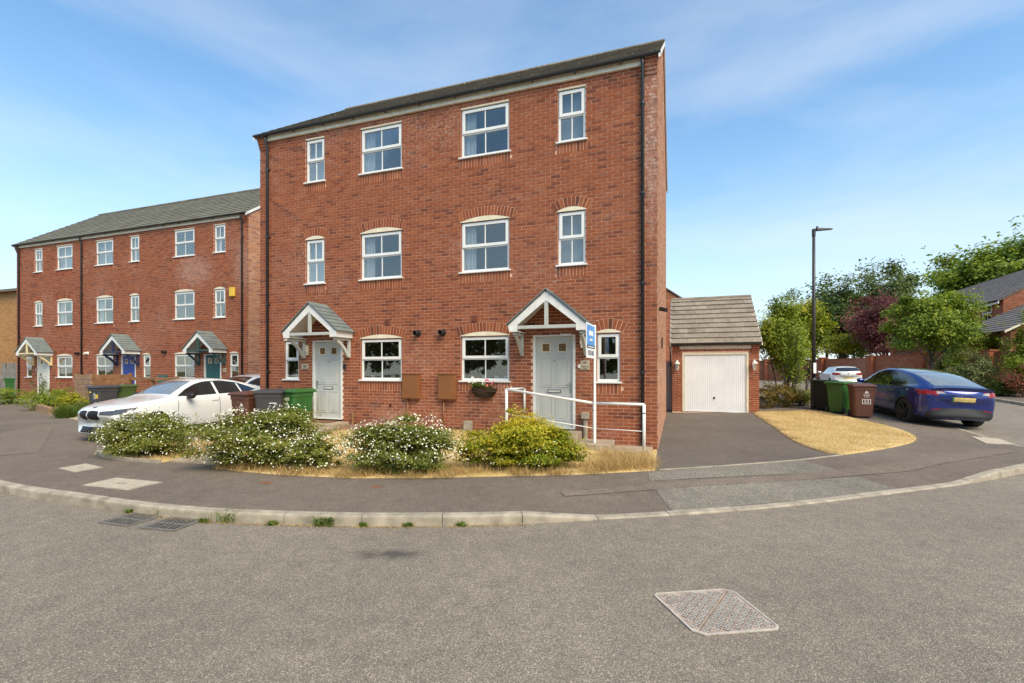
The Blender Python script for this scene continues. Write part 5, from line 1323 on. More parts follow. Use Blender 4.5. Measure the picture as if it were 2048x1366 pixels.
# ------------------------------------------------------------------ wheelie bins
def wheelie_bin(label, loc, rz, mat, marks=(), group=None, h=1.05, w=.58, d=.70, lidmat=None):
    b = thing('wheelie_bin', label, 'bin', loc, rz, group)
    hb = h-.10; m = MB()
    def ring(z, k):
        a, e = w/2*k, d/2*k; c = .05; y0 = -e; y1 = e*.86
        return [(-a+c,y0,z),(a-c,y0,z),(a,y0+c,z),(a,y1-c,z),(a-c,y1,z),(-a+c,y1,z),(-a,y1-c,z),(-a,y0+c,z)]
    R = [ring(.03,.80), ring(.06,.82), ring(hb-.10,.965), ring(hb-.098,1.0), ring(hb,1.01)]
    vs = [v for r in R for v in r]; fs = [tuple(range(8))[::-1]]+[(i*8+k, i*8+(k+1) % 8, (i+1)*8+(k+1) % 8, (i+1)*8+k) for i in range(len(R)-1) for k in range(8)]+[tuple((len(R)-1)*8+k for k in range(8))]
    m.add(vs, fs)
    # moulded ribs on the flanks
    body = m.build('body', mat, b, bevel=.012)
    for sg in (-1, 1):
        q = MB(); q.bar((sg*w*.445, -.12, .28), (sg*w*.468, -.12, hb-.13), .02, .05, up=(0,1,0)); q.bar((sg*w*.445, .10, .28), (sg*w*.468, .10, hb-.13), .02, .05, up=(0,1,0)); q.build('side_rib', mat, body)
    lid = MB(); a, e = w/2+.025, d/2+.03
    L0 = [(-a,-e,hb+.002),(a,-e,hb+.002),(a,e*.9,hb+.002),(-a,e*.9,hb+.002)]; L1 = [(-a,-e,hb+.045),(a,-e,hb+.045),(a,e*.9,hb+.055),(-a,e*.9,hb+.055)]; L2 = [(-a*.82,-e*.72,hb+.085),(a*.82,-e*.72,hb+.085),(a*.82,e*.78,hb+.10),(-a*.82,e*.78,hb+.10)]
    vs = L0+L1+L2; fs = [(3,2,1,0),(8,9,10,11)]+[(i*4+k, i*4+(k+1) % 4, (i+1)*4+(k+1) % 4, (i+1)*4+k) for i in range(2) for k in range(4)]
    lid.add(vs, fs); lo = lid.build('lid', lidmat or mat, b, bevel=.014)
    hm = MB(); hm.tube([(-w*.40, d*.40, hb+.0), (-w*.40, d*.53, hb+.05), (w*.40, d*.53, hb+.05), (w*.40, d*.40, hb+.0)], .016, 8); hm.build('handle', mat, b, smooth=True)
    for sg in (-1, 1):
        q = MB(); q.lathe([(.0,-.028),(.085,-.028),(.10,-.018),(.10,.018),(.085,.028),(0,.028)], 20, 'x', c=(sg*(w*.44), d*.34, .10)); q.build('wheel', M['rubber'], b, smooth=False)
        q = MB(); q.lathe([(0,sg*.03),(.045,sg*.03),(.05,sg*.024)], 14, 'x', c=(sg*(w*.44), d*.34, .10)); q.build('wheel_hub', M['bin_grey'], b)
    tilt = math.atan2(d/2*.145, hb-.16)
    def face(z): return -d/2*np.interp(z, [.06, hb-.10], [.82, .965])-.003
    for mk in marks:
        k = mk[0]
        if k == 'logo':
            z = mk[1]; x = mk[2] if len(mk) > 2 else 0; mm = M[mk[3]] if len(mk) > 3 else M['white_mark']
            q = MB()
            for (pl) in ([(0,.085),(.028,.03),(.0,-.012)], [(-.006,.075),(-.05,.0),(-.012,-.012)], [(.035,.03),(.055,-.005),(.01,-.016)]):
                q.prism([(x+u, z+v) for u, v in pl], lambda u, v: (u, face(v)-.001, v), lambda u, v: (u, face(v)+.0015, v))
            q.build('bin_emblem', mm, b)
            text_mesh('Walsall', .058, mm, b, (x, face(z-.06)-.001, z-.06), (math.pi/2+tilt*.0-.0, 0, 0), 'bin_lettering')
            text_mesh('Council', .045, mm, b, (x, face(z-.115)-.003, z-.115), FRONT, 'bin_lettering')
        elif k == 'text':
            _, t, size, x, z, mn = mk
            text_mesh(t, size, M[mn], b, (x, face(z)-.003, z), FRONT, 'bin_number')
        elif k == 'sticker':
            _, x, z, sw, sh, mn = mk
            MB().box(x-sw/2, x+sw/2, face(z)-.004, face(z)+.004, z-sh/2, z+sh/2).build('sticker', M[mn], b)
        elif k == 'box':
            _, x, z, sw, sh, mn = mk; t = .012; f = face(z)-.003
            q = MB(); q.box(x-sw/2, x+sw/2, f, f+.004, z+sh/2-t, z+sh/2); q.box(x-sw/2, x+sw/2, f, f+.004, z-sh/2, z-sh/2+t); q.box(x-sw/2, x-sw/2+t, f, f+.004, z-sh/2+t, z+sh/2-t); q.box(x+sw/2-t, x+sw/2, f, f+.004, z-sh/2+t, z+sh/2-t)
            q.build('bin_number_frame', M[mn], b)
    return b
def bz(x, y): return (x, y, max(P(x, y), LZ(x, y)-.02) if x < 2.5 and y < 13 else P(x, y)+.004)
# right-hand group on the lawn edge
def at(px, Y): return ((px-CX)/F*Y, Y)
x, y = at(1722, 14.9); wheelie_bin('brown wheelie bin with white council logo and number, nearest the blue car', (x, y, P(x, y)+.004), math.radians(-22), M['bin_brown'], [('logo', .76, .06), ('text', '53', .13, .06, .50, 'white_mark'), ('box', .06, .50, .22, .15, 'white_mark')])
x, y = at(1679, 15.85); wheelie_bin('green wheelie bin between the black bin and the brown bin beside the lawn', (x, y, P(x, y)+.004), math.radians(118), M['bin_green'])
x, y = at(1650, 16.55); wheelie_bin('black wheelie bin next to the lamp post', (x, y, P(x, y)+.004), math.radians(124), M['bin_black'])
# by the left front door
def bl(x, y, ex=0): return (x, y, .16+ex)
x, y = at(594, 12.05); wheelie_bin('green wheelie bin with white lettering standing beside the left front door', (x, y, .22), math.radians(-24), M['bin_green'], [('text', '48B', .12, .03, .80, 'white_mark'), ('logo', .66, .03)])
x, y = at(545, 11.75); wheelie_bin('dark grey wheelie bin between the brown and green bins at the left front door', (x, y, .22), math.radians(8), M['bin_grey'], [('sticker', .12, .72, .16, .018, 'white_mark')], w=.62)
x, y = at(500, 11.95); wheelie_bin('brown wheelie bin between the white saloon and the dark grey bin', (x, y, .16), math.radians(-20), M['bin_brown'], [('logo', .70, .10)])
# numbered pair at the terrace
x, y = at(209, 16.3); wheelie_bin('dark grey wheelie bin numbered 47 with yellow stickers in front of the timber screen', (x, y, P(x, y)), math.radians(-22), M['bin_grey'], [('logo', .72, .08), ('text', '47', .20, .08, .40, 'white_mark'), ('sticker', -.14, .84, .09, .09, 'yellow'), ('sticker', .20, .68, .13, .13, 'yellow')], w=.62)
x, y = at(246, 16.9); wheelie_bin('olive green wheelie bin numbered 47 behind the white saloon', (x, y, P(x, y)), math.radians(-22), M['bin_olive'], [('text', '47', .17, .05, .70, 'black')])
x, y = at(30, 26.0); wheelie_bin('small green bin half hidden by the clipped hedge at the far left fence', (x, y, P(x, y)), math.radians(10), M['bin_green'])

# ------------------------------------------------------------------ steps, railing, sign, small things by the right front door
def hp(x, y, z): a = hw(x, y); return (a[0], a[1], z)
st = thing('entrance_steps', 'three sandy stone steps rising along the house front to the right door', 'steps', hp(0, 0, 0), -TH)
MB().box(-2.85, -1.55, -.62, -.02, .05, .43).build('step', M['slab'], st, bevel=.012)
MB().box(-1.545, -.86, -.78, -.02, .05, .27).build('step', M['slab'], st, bevel=.012)
MB().box(-.855, -.10, -.82, -.02, .03, .165).build('step', M['slab'], st, bevel=.012)
tag(MB().box(-.36, .36, -.22, .22, 0, .014).build('doormat', M['black'], None), 'black doormat on the step at the right front door', 'doormat')
o = bpy.data.objects['doormat']; o.location = hp(-2.19, -.27, .43); o.rotation_euler.z = -TH
ls = tag(MB().box(-.62, .62, -.33, .33, -.3, .0).build('door_slab', M['slab'], None, bevel=.012), 'stone slab in front of the left front door', 'slab'); ls.location = hp(-8.2, -.36, .405); ls.rotation_euler.z = -TH
dm = tag(MB().box(-.40, .40, -.22, .22, 0, .016).build('doormat', M['doormat'], None), 'brown doormat at the left front door', 'doormat'); dm.location = hp(-8.3, -.25, .406); dm.rotation_euler.z = -TH
rs = tag(MB().box(-.42, .42, -.26, .26, 0, .045).build('paving_slab', plain('reddish_slab', (.26,.13,.10), .9, var=.2), None, bevel=.008), 'loose reddish paving slab on the grass right of the left door', 'slab')
rs.location = hp(-7.05, -.42, .33); rs.rotation_euler = (.08, -.10, -TH+.2)

rl = thing('handrail', 'white painted metal handrail along the steps to the right front door', 'railing', (0, 0, 0))
A = hp(-2.98, -.80, 0); B_ = hp(-2.98, -.03, 0); zA = 1.335
pC = px2w(1189, 898, .15); pD = px2w(1288, 913, .1)
kA = ((1013-CX)/F); yA = 10.0; A = (kA*yA, yA); B2 = ((1049-CX)/F*10.62, 10.62)
def post(x, y, z0, z1, r=.03): MB().tube([(x, y, z0), (x, y, z1)], r, 12).build('post', M['whitepaint'], rl, smooth=True)
post(A[0], A[1], .1, zA); post(pC[0], pC[1], .1, 1.07, .034); post(pD[0], pD[1], .06, 1.085)
post(B2[0], B2[1], .78, 1.33, .024)
def rail(p, q, r=.024): MB().tube([p, q], r, 10).build('rail', M['whitepaint'], rl, smooth=True)
rail((A[0], A[1], zA), (pC[0], pC[1], 1.07), .028); rail((pC[0], pC[1], 1.07), (pD[0], pD[1], 1.085), .028); rail((A[0], A[1], zA), (B2[0], B2[1], 1.33), .024)
rail((A[0], A[1], .82), (pC[0], pC[1], .565), .009); rail((pC[0], pC[1], .565), (pD[0], pD[1], .575), .009); rail((A[0], A[1], .82), (B2[0], B2[1], .84), .009)
for (x, y) in (pC, pD):
    MB().lathe([(.035,0),(.042,0),(.042,.012),(.035,.012)], 12, c=(x, y, .92)).build('cable_tie', M['dark'], rl)

fs = thing('sale_sign', 'blue and white for sale board on a white post tied to the handrail', 'sign', (pC[0], pC[1], 0))
sx, sy = -.29/.83, -.78/.83; sa = math.atan2(sy, sx)
MB().box(-.022, .022, -.048, -.004, .08, 2.64).build('sign_post', M['white_mark'], fs, bevel=.003)
brd = MB().box(-.83, 0, -.006, .006, 0, .66).build('sign_board', M['white_mark'], fs)
brd.location = (0, -.02, 1.97); brd.rotation_euler = (0, 0, sa-math.pi)
# the face that turns to the camera
fy = -.0085
MB().box(-.80, -.03, fy, -.0062, .245, .625).build('sign_print_blue', M['sign_blue'], brd)
MB().box(-.80, -.03, fy, -.0062, .185, .243).build('sign_print_navy', M['sign_navy'], brd)
cl = M['white_mark']
text_mesh('FOR SALE', .135, M['sign_navy'], brd, (-.415, fy-.0015, .095), FRONT, 'sign_lettering', xs=1.05)
MB().box(-.62, -.22, fy-.002, fy-.0003, .43, .52).build('sign_logo_bar', M['cover_conc'] if False else cl, brd)
MB().box(-.70, -.14, fy-.002, fy-.0003, .205, .225).build('sign_contact_line', cl, brd)
MB().box(-.55, -.28, fy-.002, fy-.0003, .33, .37).build('sign_logo_line', cl, brd)

bk = thing('hanging_trough', 'wall trough of white and pink flowers beneath the right window', 'planter', hp(-3.84, -.01, 1.10), -TH)
m = MB(); n = 12; vs = []
for j, (rr, z) in enumerate(((.0, -.02), (.55, .0), (.85, .10), (1.0, .22))):
    for k in range(n+1):
        a = math.pi*k/n; vs.append((-.33*rr*math.cos(a), -.21*rr*math.sin(a), z))
m.add(vs, [(j*(n+1)+k, j*(n+1)+k+1, (j+1)*(n+1)+k+1, (j+1)*(n+1)+k) for j in range(3) for k in range(n)]); m.box(-.31,.31,-.18,-.005,.14,.16)
m.build('basket', M['coir'], bk)
crown(bk, 'leaves', (0, -.12, .30), (.28, .12, .10), 420, .055, L['mid'], 5, clumps=14)
def flowers(parent, name, pts, r, mat, seed, up=None):
    rng = np.random.default_rng(seed); n = len(pts); nd = rng.normal(0, .5, (n, 3))+np.array([0, -.55, .75]); nd /= np.linalg.norm(nd, axis=1)[:,None]
    a = np.cross(nd, [0, 0, 1.]); a /= np.linalg.norm(a, axis=1)[:,None]+1e-9; b = np.cross(nd, a); s = r*(1+rng.uniform(-.3, .3, n))[:,None]
    K = 10; V = [pts-nd*s*.25]
    for k in range(K):
        t = 2*np.pi*k/K; q = s*(1.0 if k % 2 == 0 else .62); V.append(pts+(a*math.cos(t)+b*math.sin(t))*q+nd*s*(.12 if k % 2 == 0 else 0))
    V = np.stack(V, 1).reshape(-1, 3); base = np.arange(n)*(K+1)
    F3 = np.concatenate([np.stack([base, base+1+k, base+1+(k+1) % K], 1) for k in range(K)])
    o = obj(name, np_mesh(name, V, F3, np.full(len(F3), .5), mat), parent); o['kind'] = 'stuff'; return o
rg = np.random.default_rng(3)
for k, (cx_, nn, mt) in enumerate(((-.18, 9, 'flower_white'), (-.02, 8, 'flower_white'), (.10, 5, 'flower_white'), (.20, 10, 'flower_pink'), (.07, 3, 'flower_pink'))):
    flowers(bk, 'blooms', np.c_[cx_+rg.normal(0, .05, nn), -.17+rg.normal(0, .05, nn), .37+rg.normal(0, .05, nn)], .032, M[mt], k)

# ------------------------------------------------------------------ flowering bushes along the pavement
def bush(name, label, x, y, rx, ry, h, n, seed, mat, nfl, lsize=.05, tone=.45, fl_region=None, clumps=70, spikes=14, tone_z=0):
    z = LZ(x, y)-.03; t = thing(name, label, 'bush', (x, y, z), 0)
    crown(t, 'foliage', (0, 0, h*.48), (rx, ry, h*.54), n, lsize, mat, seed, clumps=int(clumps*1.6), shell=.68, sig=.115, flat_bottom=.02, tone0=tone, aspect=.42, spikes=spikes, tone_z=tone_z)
    cc = crown.last; m = MB(); r = random.Random(seed)
    for i in r.sample(range(len(cc)), 16):
        p = cc[i]; b = (p[0]*.25, p[1]*.25, 0)
        m.tube([b, ((b[0]+p[0])*.45, (b[1]+p[1])*.45, p[2]*.5), tuple(p)], [.012, .009, .004], 5)
    m.build('stems', M['bark'], t)
    if nfl:
        rng = np.random.default_rng(seed+5); d = rng.normal(0, 1, (nfl*3, 3)); d /= np.linalg.norm(d, axis=1)[:,None]; d = d[d[:,2] > -.55][:nfl*2]; d = d[(d[:,1] < .45)][:nfl]
        wob = 1+.10*np.sin(d[:,0]*6+seed)+.08*np.cos(d[:,2]*8+seed)
        p = np.array([0, 0, h*.48])+d*np.array([rx, ry, h*.54])*(wob*rng.uniform(.90, 1.10, len(d)))[:,None]
        p = p[p[:,2] > .05]
        if fl_region: p = p[fl_region(p)]
        flowers(t, 'blossom', p, .0138, M['flower_white'], seed+7)
    return t
bush('flowering_bush', 'round white-flowered bush in front of the white saloon, leftmost of the bushes', -6.95, 9.1, .84, .58, .84, 20000, 61, L['bush'], 560)
bush('flowering_bush', 'widest white-flowered bush, in front of the wheelie bins at the left door', -4.2, 8.05, 1.02, .60, .97, 30000, 62, L['bush'], 820, clumps=95, tone=.5, spikes=16)
bush('flowering_bush', 'low white-flowered bush tucked against the right of the widest bush', -3.25, 7.78, .44, .40, .62, 7000, 66, L['bush'], 230, clumps=40)
bush('flowering_bush', 'white-flowered bush below the brown meter boxes, between lawn and yellow bush', -1.72, 7.62, .90, .50, .86, 27000, 63, L['bush'], 820, tone=.36, clumps=85)
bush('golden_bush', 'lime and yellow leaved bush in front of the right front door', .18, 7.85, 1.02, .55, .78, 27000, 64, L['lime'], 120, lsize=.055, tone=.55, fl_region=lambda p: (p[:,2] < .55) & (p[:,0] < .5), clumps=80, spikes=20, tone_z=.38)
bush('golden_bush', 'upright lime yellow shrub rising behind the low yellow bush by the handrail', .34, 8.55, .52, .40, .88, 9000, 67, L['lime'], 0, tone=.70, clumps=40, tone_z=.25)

# grass and straw
fr = [p for p in front]
g1 = blades(None, 'front_lawn_grass', scatter(front, 11000, LZ, 71), .05, .007, L['grassdry'], 72, .6); tag(g1, 'short parched grass of the front lawn', 'grass')
g2 = blades(None, 'green_grass', [p for p in scatter(front, 5200, LZ, 73) if vfac(p[0], p[1])[1] > -1.5 and p[0] < .3], .07, .008, L['grassgreen'], 74, .45); tag(g2, 'greener grass growing close to the house wall', 'grass')
edge = [(-4.95,7.82),(-3.63,7.36),(-2.45,7.14),(-1.4,7.13),(-.49,7.22),(1.06,7.38),(2.36,7.68),(2.7,8.75),(1.9,8.75),(1.2,8.1),(-.4,7.75),(-2.4,7.6),(-3.6,7.8),(-4.8,8.3)]
g3 = blades(None, 'dry_straw', tufts(edge, 8200, 130, .09, LZ, 75), .13, .006, L['straw'], 76, .75, hv=.6); tag(g3, 'long dry straw along the pavement edge of the front garden', 'grass')
tuft = [(1.25,7.7),(2.3,7.85),(2.62,9.0),(1.7,9.1)]
g4 = blades(None, 'straw_tuft', tufts(tuft, 3400, 60, .10, LZ, 77), .19, .006, L['straw'], 78, .7, tone0=.6, hv=.6); tag(g4, 'tall bleached grass beneath the handrail', 'grass')
g5 = blades(None, 'lawn_grass', scatter(isl, 26000, lambda x, y: P(x, y)+.018, 79, .06), .035, .007, L['grassdry'], 80, .7); tag(g5, 'short parched grass of the lawn island by the drive', 'grass')
gi = [p for p in scatter(isl, 5200, lambda x, y: P(x, y)+.018, 83) if rnd.random() < sm((p[0]-9.2)/2.2)*(.35+.65*abs(math.sin(p[0]*2.1+p[1]*1.3)))]
g7 = blades(None, 'greener_grass', gi, .04, .008, L['grassgreen'], 84, .6, tone0=.75); tag(g7, 'greener blades among the parched grass near the wheelie bins', 'grass')
g6 = blades(None, 'bed_grass', scatter(bedA, 4200, LZ, 81), .08, .007, L['grassdry'], 82, .6); tag(g6, 'parched grass beside the white saloon', 'grass')

# weeds in the gutter of the kerb
def weed(label, px, py, size, seed, mat='grassgreen', group=None):
    x, y = px2w(px, py, .0); t = thing('weed', label, 'weed', (x, y, 0), 0, group)
    rng = np.random.default_rng(seed); n = int(26+size*500)
    p = np.c_[rng.normal(0, size*.28, n), rng.normal(0, size*.12, n), np.zeros(n)]
    o = blades(t, 'blades', p, size*.55, .009, L[mat], seed, .75, kind=None)
    crown(t, 'leaves', (0, 0, size*.22), (size*.42, size*.22, size*.22), int(60+size*500), .032, L['mid' if mat == 'grassgreen' else mat], seed, clumps=8, sig=.3)
    return t
weed('largest leafy weed at the foot of the kerb, right of the two gratings', 462, 1043, .26, 91)
weed('leafy weed between the two drain gratings', 334, 1029, .22, 92)
weed('green weed at the foot of the kerb in front of the widest bush', 652, 1051, .22, 93)
for i, (px, py, lb) in enumerate(((262, 1026, 'tiny green weed at the back edge of the left drain grating'), (408, 1045, 'tiny weed just right of the right-hand drain grating'), (545, 1050, 'small weed between the two largest kerb weeds'),
        (725, 1053, 'small weed below the kerb under the low flowering bush'), (815, 1053, 'small weed below the kerb in front of the third bush'), (922, 1052, 'rightmost small weed below the kerb'))):
    weed(lb, px, py, .10, 95+i, group='small kerb weeds')
wd = []
rr = random.Random(5)
for k in range(900):
    q = kerb_at(rr.uniform(s_of_x(-4.6), s_of_x(.2))); wd.append((q[0]+rr.uniform(-.06,.0), q[1]-abs(rr.gauss(0,.035))-.01, .002))
tag(blades(None, 'gutter_debris', wd, .03, .007, L['straw'], 8, 1.8), 'dry straw litter lying in the gutter along the kerb', 'litter')

# ------------------------------------------------------------------ ironwork and covers in road and pavement
def grating(label, c, rot):
    t = thing('drain_grating', label, 'drain', (c[0], c[1], .003), rot); W, D = .46, .40; m = MB()
    m.box(-W/2, W/2, -D/2, -D/2+.03, 0, .014); m.box(-W/2, W/2, D/2-.03, D/2, 0, .014); m.box(-W/2, -W/2+.03, -D/2+.03, D/2-.03, 0, .0138); m.box(W/2-.03, W/2, -D/2+.03, D/2-.03, 0, .0138)
    m.build('frame', M['iron'], t)
    MB().box(-W/2+.03, W/2-.03, -D/2+.03, D/2-.03, .0005, .002).build('gully_void', M['black'], t)
    for k in range(7):
        x = -W/2+.066+k*.0545; MB().bar((x-.02, -D/2+.03, .0105), (x+.02, D/2-.03, .0105), .017, .005).build('bar', M['iron'], t)
    MB().box(-W/2+.03, W/2-.03, -.012, .012, .0075, .0125).build('cross_bar', M['iron'], t)
    return t
c1 = px2w(262, 1040, 0); grating('left-hand cast iron drain grating in the road by the kerb', c1, -.30)
c2 = px2w(345, 1049, 0); grating('right-hand cast iron drain grating in the road, nearest the leafy weed', c2, -.22)
def quad_cover(name, label, corners, zf, thick=.012, slot=True, mat='cover_conc'):
    c = np.mean(np.array(corners), axis=0); t = thing(name, label, 'cover', (c[0], c[1], zf(*c)), 0); q = [np.array(p)-c for p in corners]
    def ringp(k, z): return [(p[0]*k, p[1]*k, zf(*(c+p*k))-zf(*c)+z) for p in q]
    m = MB(); m.hexa(ringp(.93, -.02)+ringp(.93, .008)); m.build('infill', M[mat], t)
    f = MB(); a, b, d, e = ringp(1.0, -.02), ringp(1.0, .007), ringp(.935, .007), ringp(.935, -.02); f.add(a+b+d+e, [(4*i+k, 4*i+(k+1) % 4, 4*((i+1) % 4)+(k+1) % 4, 4*((i+1) % 4)+k) for i in range(4) for k in range(4)]); f.build('frame', M['concrete'] if mat == 'cover_conc' else M['iron'], t)
    if slot: MB().bar(tuple(np.r_[q[0]*.12, .0085]), tuple(np.r_[q[2]*.12, .0085]), .03, .004).build('lifting_slot', M['iron'], t)
    return t
quad_cover('chamber_cover', 'larger pale concrete chamber cover in the pavement near the kerb', [pw(161,971), pw(232,956), pw(326,965), pw(256,981)], P)
quad_cover('chamber_cover', 'smaller pale concrete chamber cover in the pavement in front of the white saloon', [pw(116,937), pw(172,927.5), pw(206,935), pw(149,945)], P)
quad_cover('chamber_cover', 'pale concrete chamber cover in the pavement behind the blue car', [pw(1941,873), pw(1998,877.5), pw(2034,890), pw(1972,887)], P)
quad_cover('stopcock_cover', 'small rusty stopcock cover in the pavement in front of the widest bush', [pw(513,967), pw(530,963), pw(551,966), pw(535,970)], P, slot=False, mat='rust')
quad_cover('stopcock_cover', 'small rusty stopcock cover in the pavement left of the third bush', [pw(737,976), pw(745,971.5), pw(768,972), pw(761,977)], P, slot=False, mat='rust')
# ribbed road cover
cc = [px2w(1304,1189,0), px2w(1461,1179,0), px2w(1565,1261,0), px2w(1394,1274,0)]
c = np.mean(np.array(cc), axis=0); mh = thing('manhole_cover', 'worn double triangular iron manhole cover with raised treads in the road', 'manhole cover', (c[0], c[1], 0), 0)
q = [np.array(p)-c for p in cc]
M['iron_dark'] = plain('dark_channel_iron', (.055,.042,.034), .7, var=.3, scale=20); M['mh_iron'] = plain('worn_pinkish_iron', (.40,.31,.25), .6, metal=.1, var=.30, scale=9); M['mh_tread'] = plain('polished_tread', (.56,.50,.43), .45, metal=.2, var=.2, scale=12)
def chamf(poly, k=.10):
    out = []
    for i in range(4):
        p, a, b = poly[i], poly[i-1], poly[(i+1) % 4]; kk = k*.55 if i % 2 == 0 else k
        out += [p+(a-p)*kk, p+(b-p)*kk]
    return out
oc = chamf(q); ic = [p*.955 for p in oc]; m = MB(); nn = len(oc)
vs = [(p[0],p[1],.003) for p in oc]+[(p[0],p[1],.012) for p in oc]+[(p[0],p[1],.012) for p in ic]+[(p[0],p[1],.004) for p in ic]
m.add(vs, [(i*nn+k, i*nn+(k+1) % nn, (i+1)*nn+(k+1) % nn, (i+1)*nn+k) for i in range(3) for k in range(nn)]); m.build('frame', M['mh_tread'], mh)
S0, S1_ = q[1], q[3]; dv = (S1_-S0)/np.linalg.norm(S1_-S0); nv = np.array([-dv[1], dv[0]])
ins = [p*.945 for p in oc]
for side in (1, -1):
    pol = [p for p in ins]; out = []
    for i in range(nn):
        a, b = pol[i], pol[(i+1) % nn]; da, db = side*a.dot(nv)-.006, side*b.dot(nv)-.006
        if da >= 0: out.append(a)
        if da*db < 0: out.append(a+(b-a)*da/(da-db))
    half = MB(); k = len(out); half.add([(p[0],p[1],-.005) for p in out]+[(p[0],p[1],.008) for p in out], [tuple(range(k))[::-1], tuple(range(k, 2*k))]+[(i, (i+1) % k, k+(i+1) % k, k+i) for i in range(k)])
    ho_ = half.build('cover_half', M['mh_iron'], mh); tr = MB(); pl = [tuple(p) for p in out]
    dk = MB()
    for r_ in range(10):
        dn = side*(.036+r_*.052); run = []
        for cnt, s_ in enumerate(np.arange(-.8, .8, .033)):
            cp = dv*s_+nv*dn
            if not all(in_poly(cp[0]+ex, cp[1]+ey, pl) for ex, ey in ((.022,0),(-.022,0),(0,.022),(0,-.022))): continue
            run.append(cp)
            if cnt % 2:
                a = cp-nv*.018; b = cp+nv*.018; tr.bar((a[0],a[1],.0105), (b[0],b[1],.0105), .010, .006)
            else:
                for t0 in range(8):
                    a0, a1 = 2*math.pi*t0/8, 2*math.pi*(t0+1)/8
                    p0 = cp+nv*.016*math.cos(a0)+dv*.013*math.sin(a0); p1 = cp+nv*.016*math.cos(a1)+dv*.013*math.sin(a1)
                    tr.bar((p0[0],p0[1],.0105), (p1[0],p1[1],.0105), .0085, .006)
        if len(run) > 1: dk.bar((*(run[0]-dv*.012), .0075), (*(run[-1]+dv*.012), .0075), .040, .0035)
    dk.build('tread_channels', M['iron_dark'], ho_, kind='stuff')
    tr.build('treads', M['mh_tread'], ho_, kind='stuff')
    MB().lathe([(0,.0095),(.016,.0095),(.016,.0078)], 12, c=(*(nv*side*.13), 0)).build('lifting_hole', M['black'], ho_)

# ------------------------------------------------------------------ lamp post
lx, ly = at(1627.5, 17.0); lz = P(lx, ly)
lp = thing('lamp_post', 'tall dark grey street lamp at the end of the lawn island', 'lamp post', (lx, ly, lz))
m = MB(); m.tube([(0,0,0),(0,0,1.0),(0,0,1.08)], [.10,.10,.062], 14); m.build('base_column', M['lampmetal'], lp, smooth=False)
MB().tube([(0,0,1.05),(0,0,3.4),(0,0,6.25)], [.062,.055,.048], 14).build('column', M['lampmetal'], lp, smooth=True)
MB().box(-.055,.055,-.101,-.095,.35,.80).build('inspection_door', M['lampmetal'], lp)
hd = MB(); hd.tube([(0,0,6.15),(0,0,6.40)], .062, 12); hd.tube([(.0,0,6.36),(.10,0,6.38)], .045, 10)
hd.build('bracket', M['lampmetal'], lp)
hm = MB(); hm.hexa([(.06,-.10,6.34),(.66,-.06,6.385),(.66,.06,6.385),(.06,.10,6.34),(.06,-.09,6.43),(.66,-.05,6.425),(.66,.05,6.425),(.06,.09,6.43)]); hm.build('lantern', M['lampmetal'], lp, bevel=.01)
MB().tube([(.12,0,6.42),(.12,0,6.50)], .035, 10).build('photocell', M['lampmetal'], lp)
MB().box(-.05,.05,-.066,-.060,1.25,1.62).build('number_plate', M['white_mark'], lp)

# ------------------------------------------------------------------ terrace gardens
def shrub(name, label, px, Y, w, h, n, mat, seed, lsize=.06, cat='shrub', group=None, base=0, **kw):
    x, y = at(px, Y); t = thing(name, label, cat, (x, y, P(x, y)-.02+base), 0, group)
    crown(t, 'foliage', (0, 0, h*.5), (w/2, min(w/2, .9), h*.52), n, lsize, mat, seed, flat_bottom=.02, **kw)
    cc = crown.last; r = random.Random(seed); m = MB()
    for i in r.sample(range(len(cc)), min(8, len(cc))): m.tube([(cc[i][0]*.2, cc[i][1]*.2, 0), (cc[i][0]*.5, cc[i][1]*.5, cc[i][2]*.5), tuple(cc[i])], [.02, .014, .005], 5)
    m.build('stems', M['bark'], t); return t
shrub('clipped_hedge', 'clipped rounded hedge at the far left beside the terrace end', 18, 21.2, 1.6, .72, 5000, L['yellowgreen'], 101, .05, 'hedge', shell=.75, sig=.12, clumps=60)
shrub('clipped_hedge', 'clipped green hedge between the white door and the timber screen', 133, 19.6, 1.0, .85, 3600, L['yellowgreen'], 102, .05, 'hedge', shell=.75, sig=.12, clumps=50)
shrub('garden_shrub', 'loose yellow-green plants in the sleeper bed before the white door', 92, 18.4, 1.5, .85, 3200, L['yellowgreen'], 103, .06, spikes=20)
shrub('garden_shrub', 'tall feathery pale green plant before the white front door', 80, 18.9, .6, 1.35, 1100, L['far'], 104, .05, spikes=25)
shrub('garden_shrub', 'yellow-edged shrub left of the grey bin numbered 47', 146, 17.4, .95, .75, 2000, L['lime'], 105, .06, tone0=.6)
def clump(label, px, Y, w, h, n, seed):
    x, y = at(px, Y); t = thing('grass_clump', label, 'plant', (x, y, P(x, y)), 0); rng = np.random.default_rng(seed)
    p = np.c_[rng.normal(0, w*.16, n), rng.normal(0, w*.16, n), np.zeros(n)]
    blades(t, 'blades', p, h, .016, L['mid'], seed, .55, kind=None); return t
clump('dark green grassy clump at the end of the sleeper bed', 131, 15.7, .6, .42, 800, 111)
clump('dark green grassy clump against the left side of the bin numbered 47', 166, 16.6, .5, .45, 600, 112)
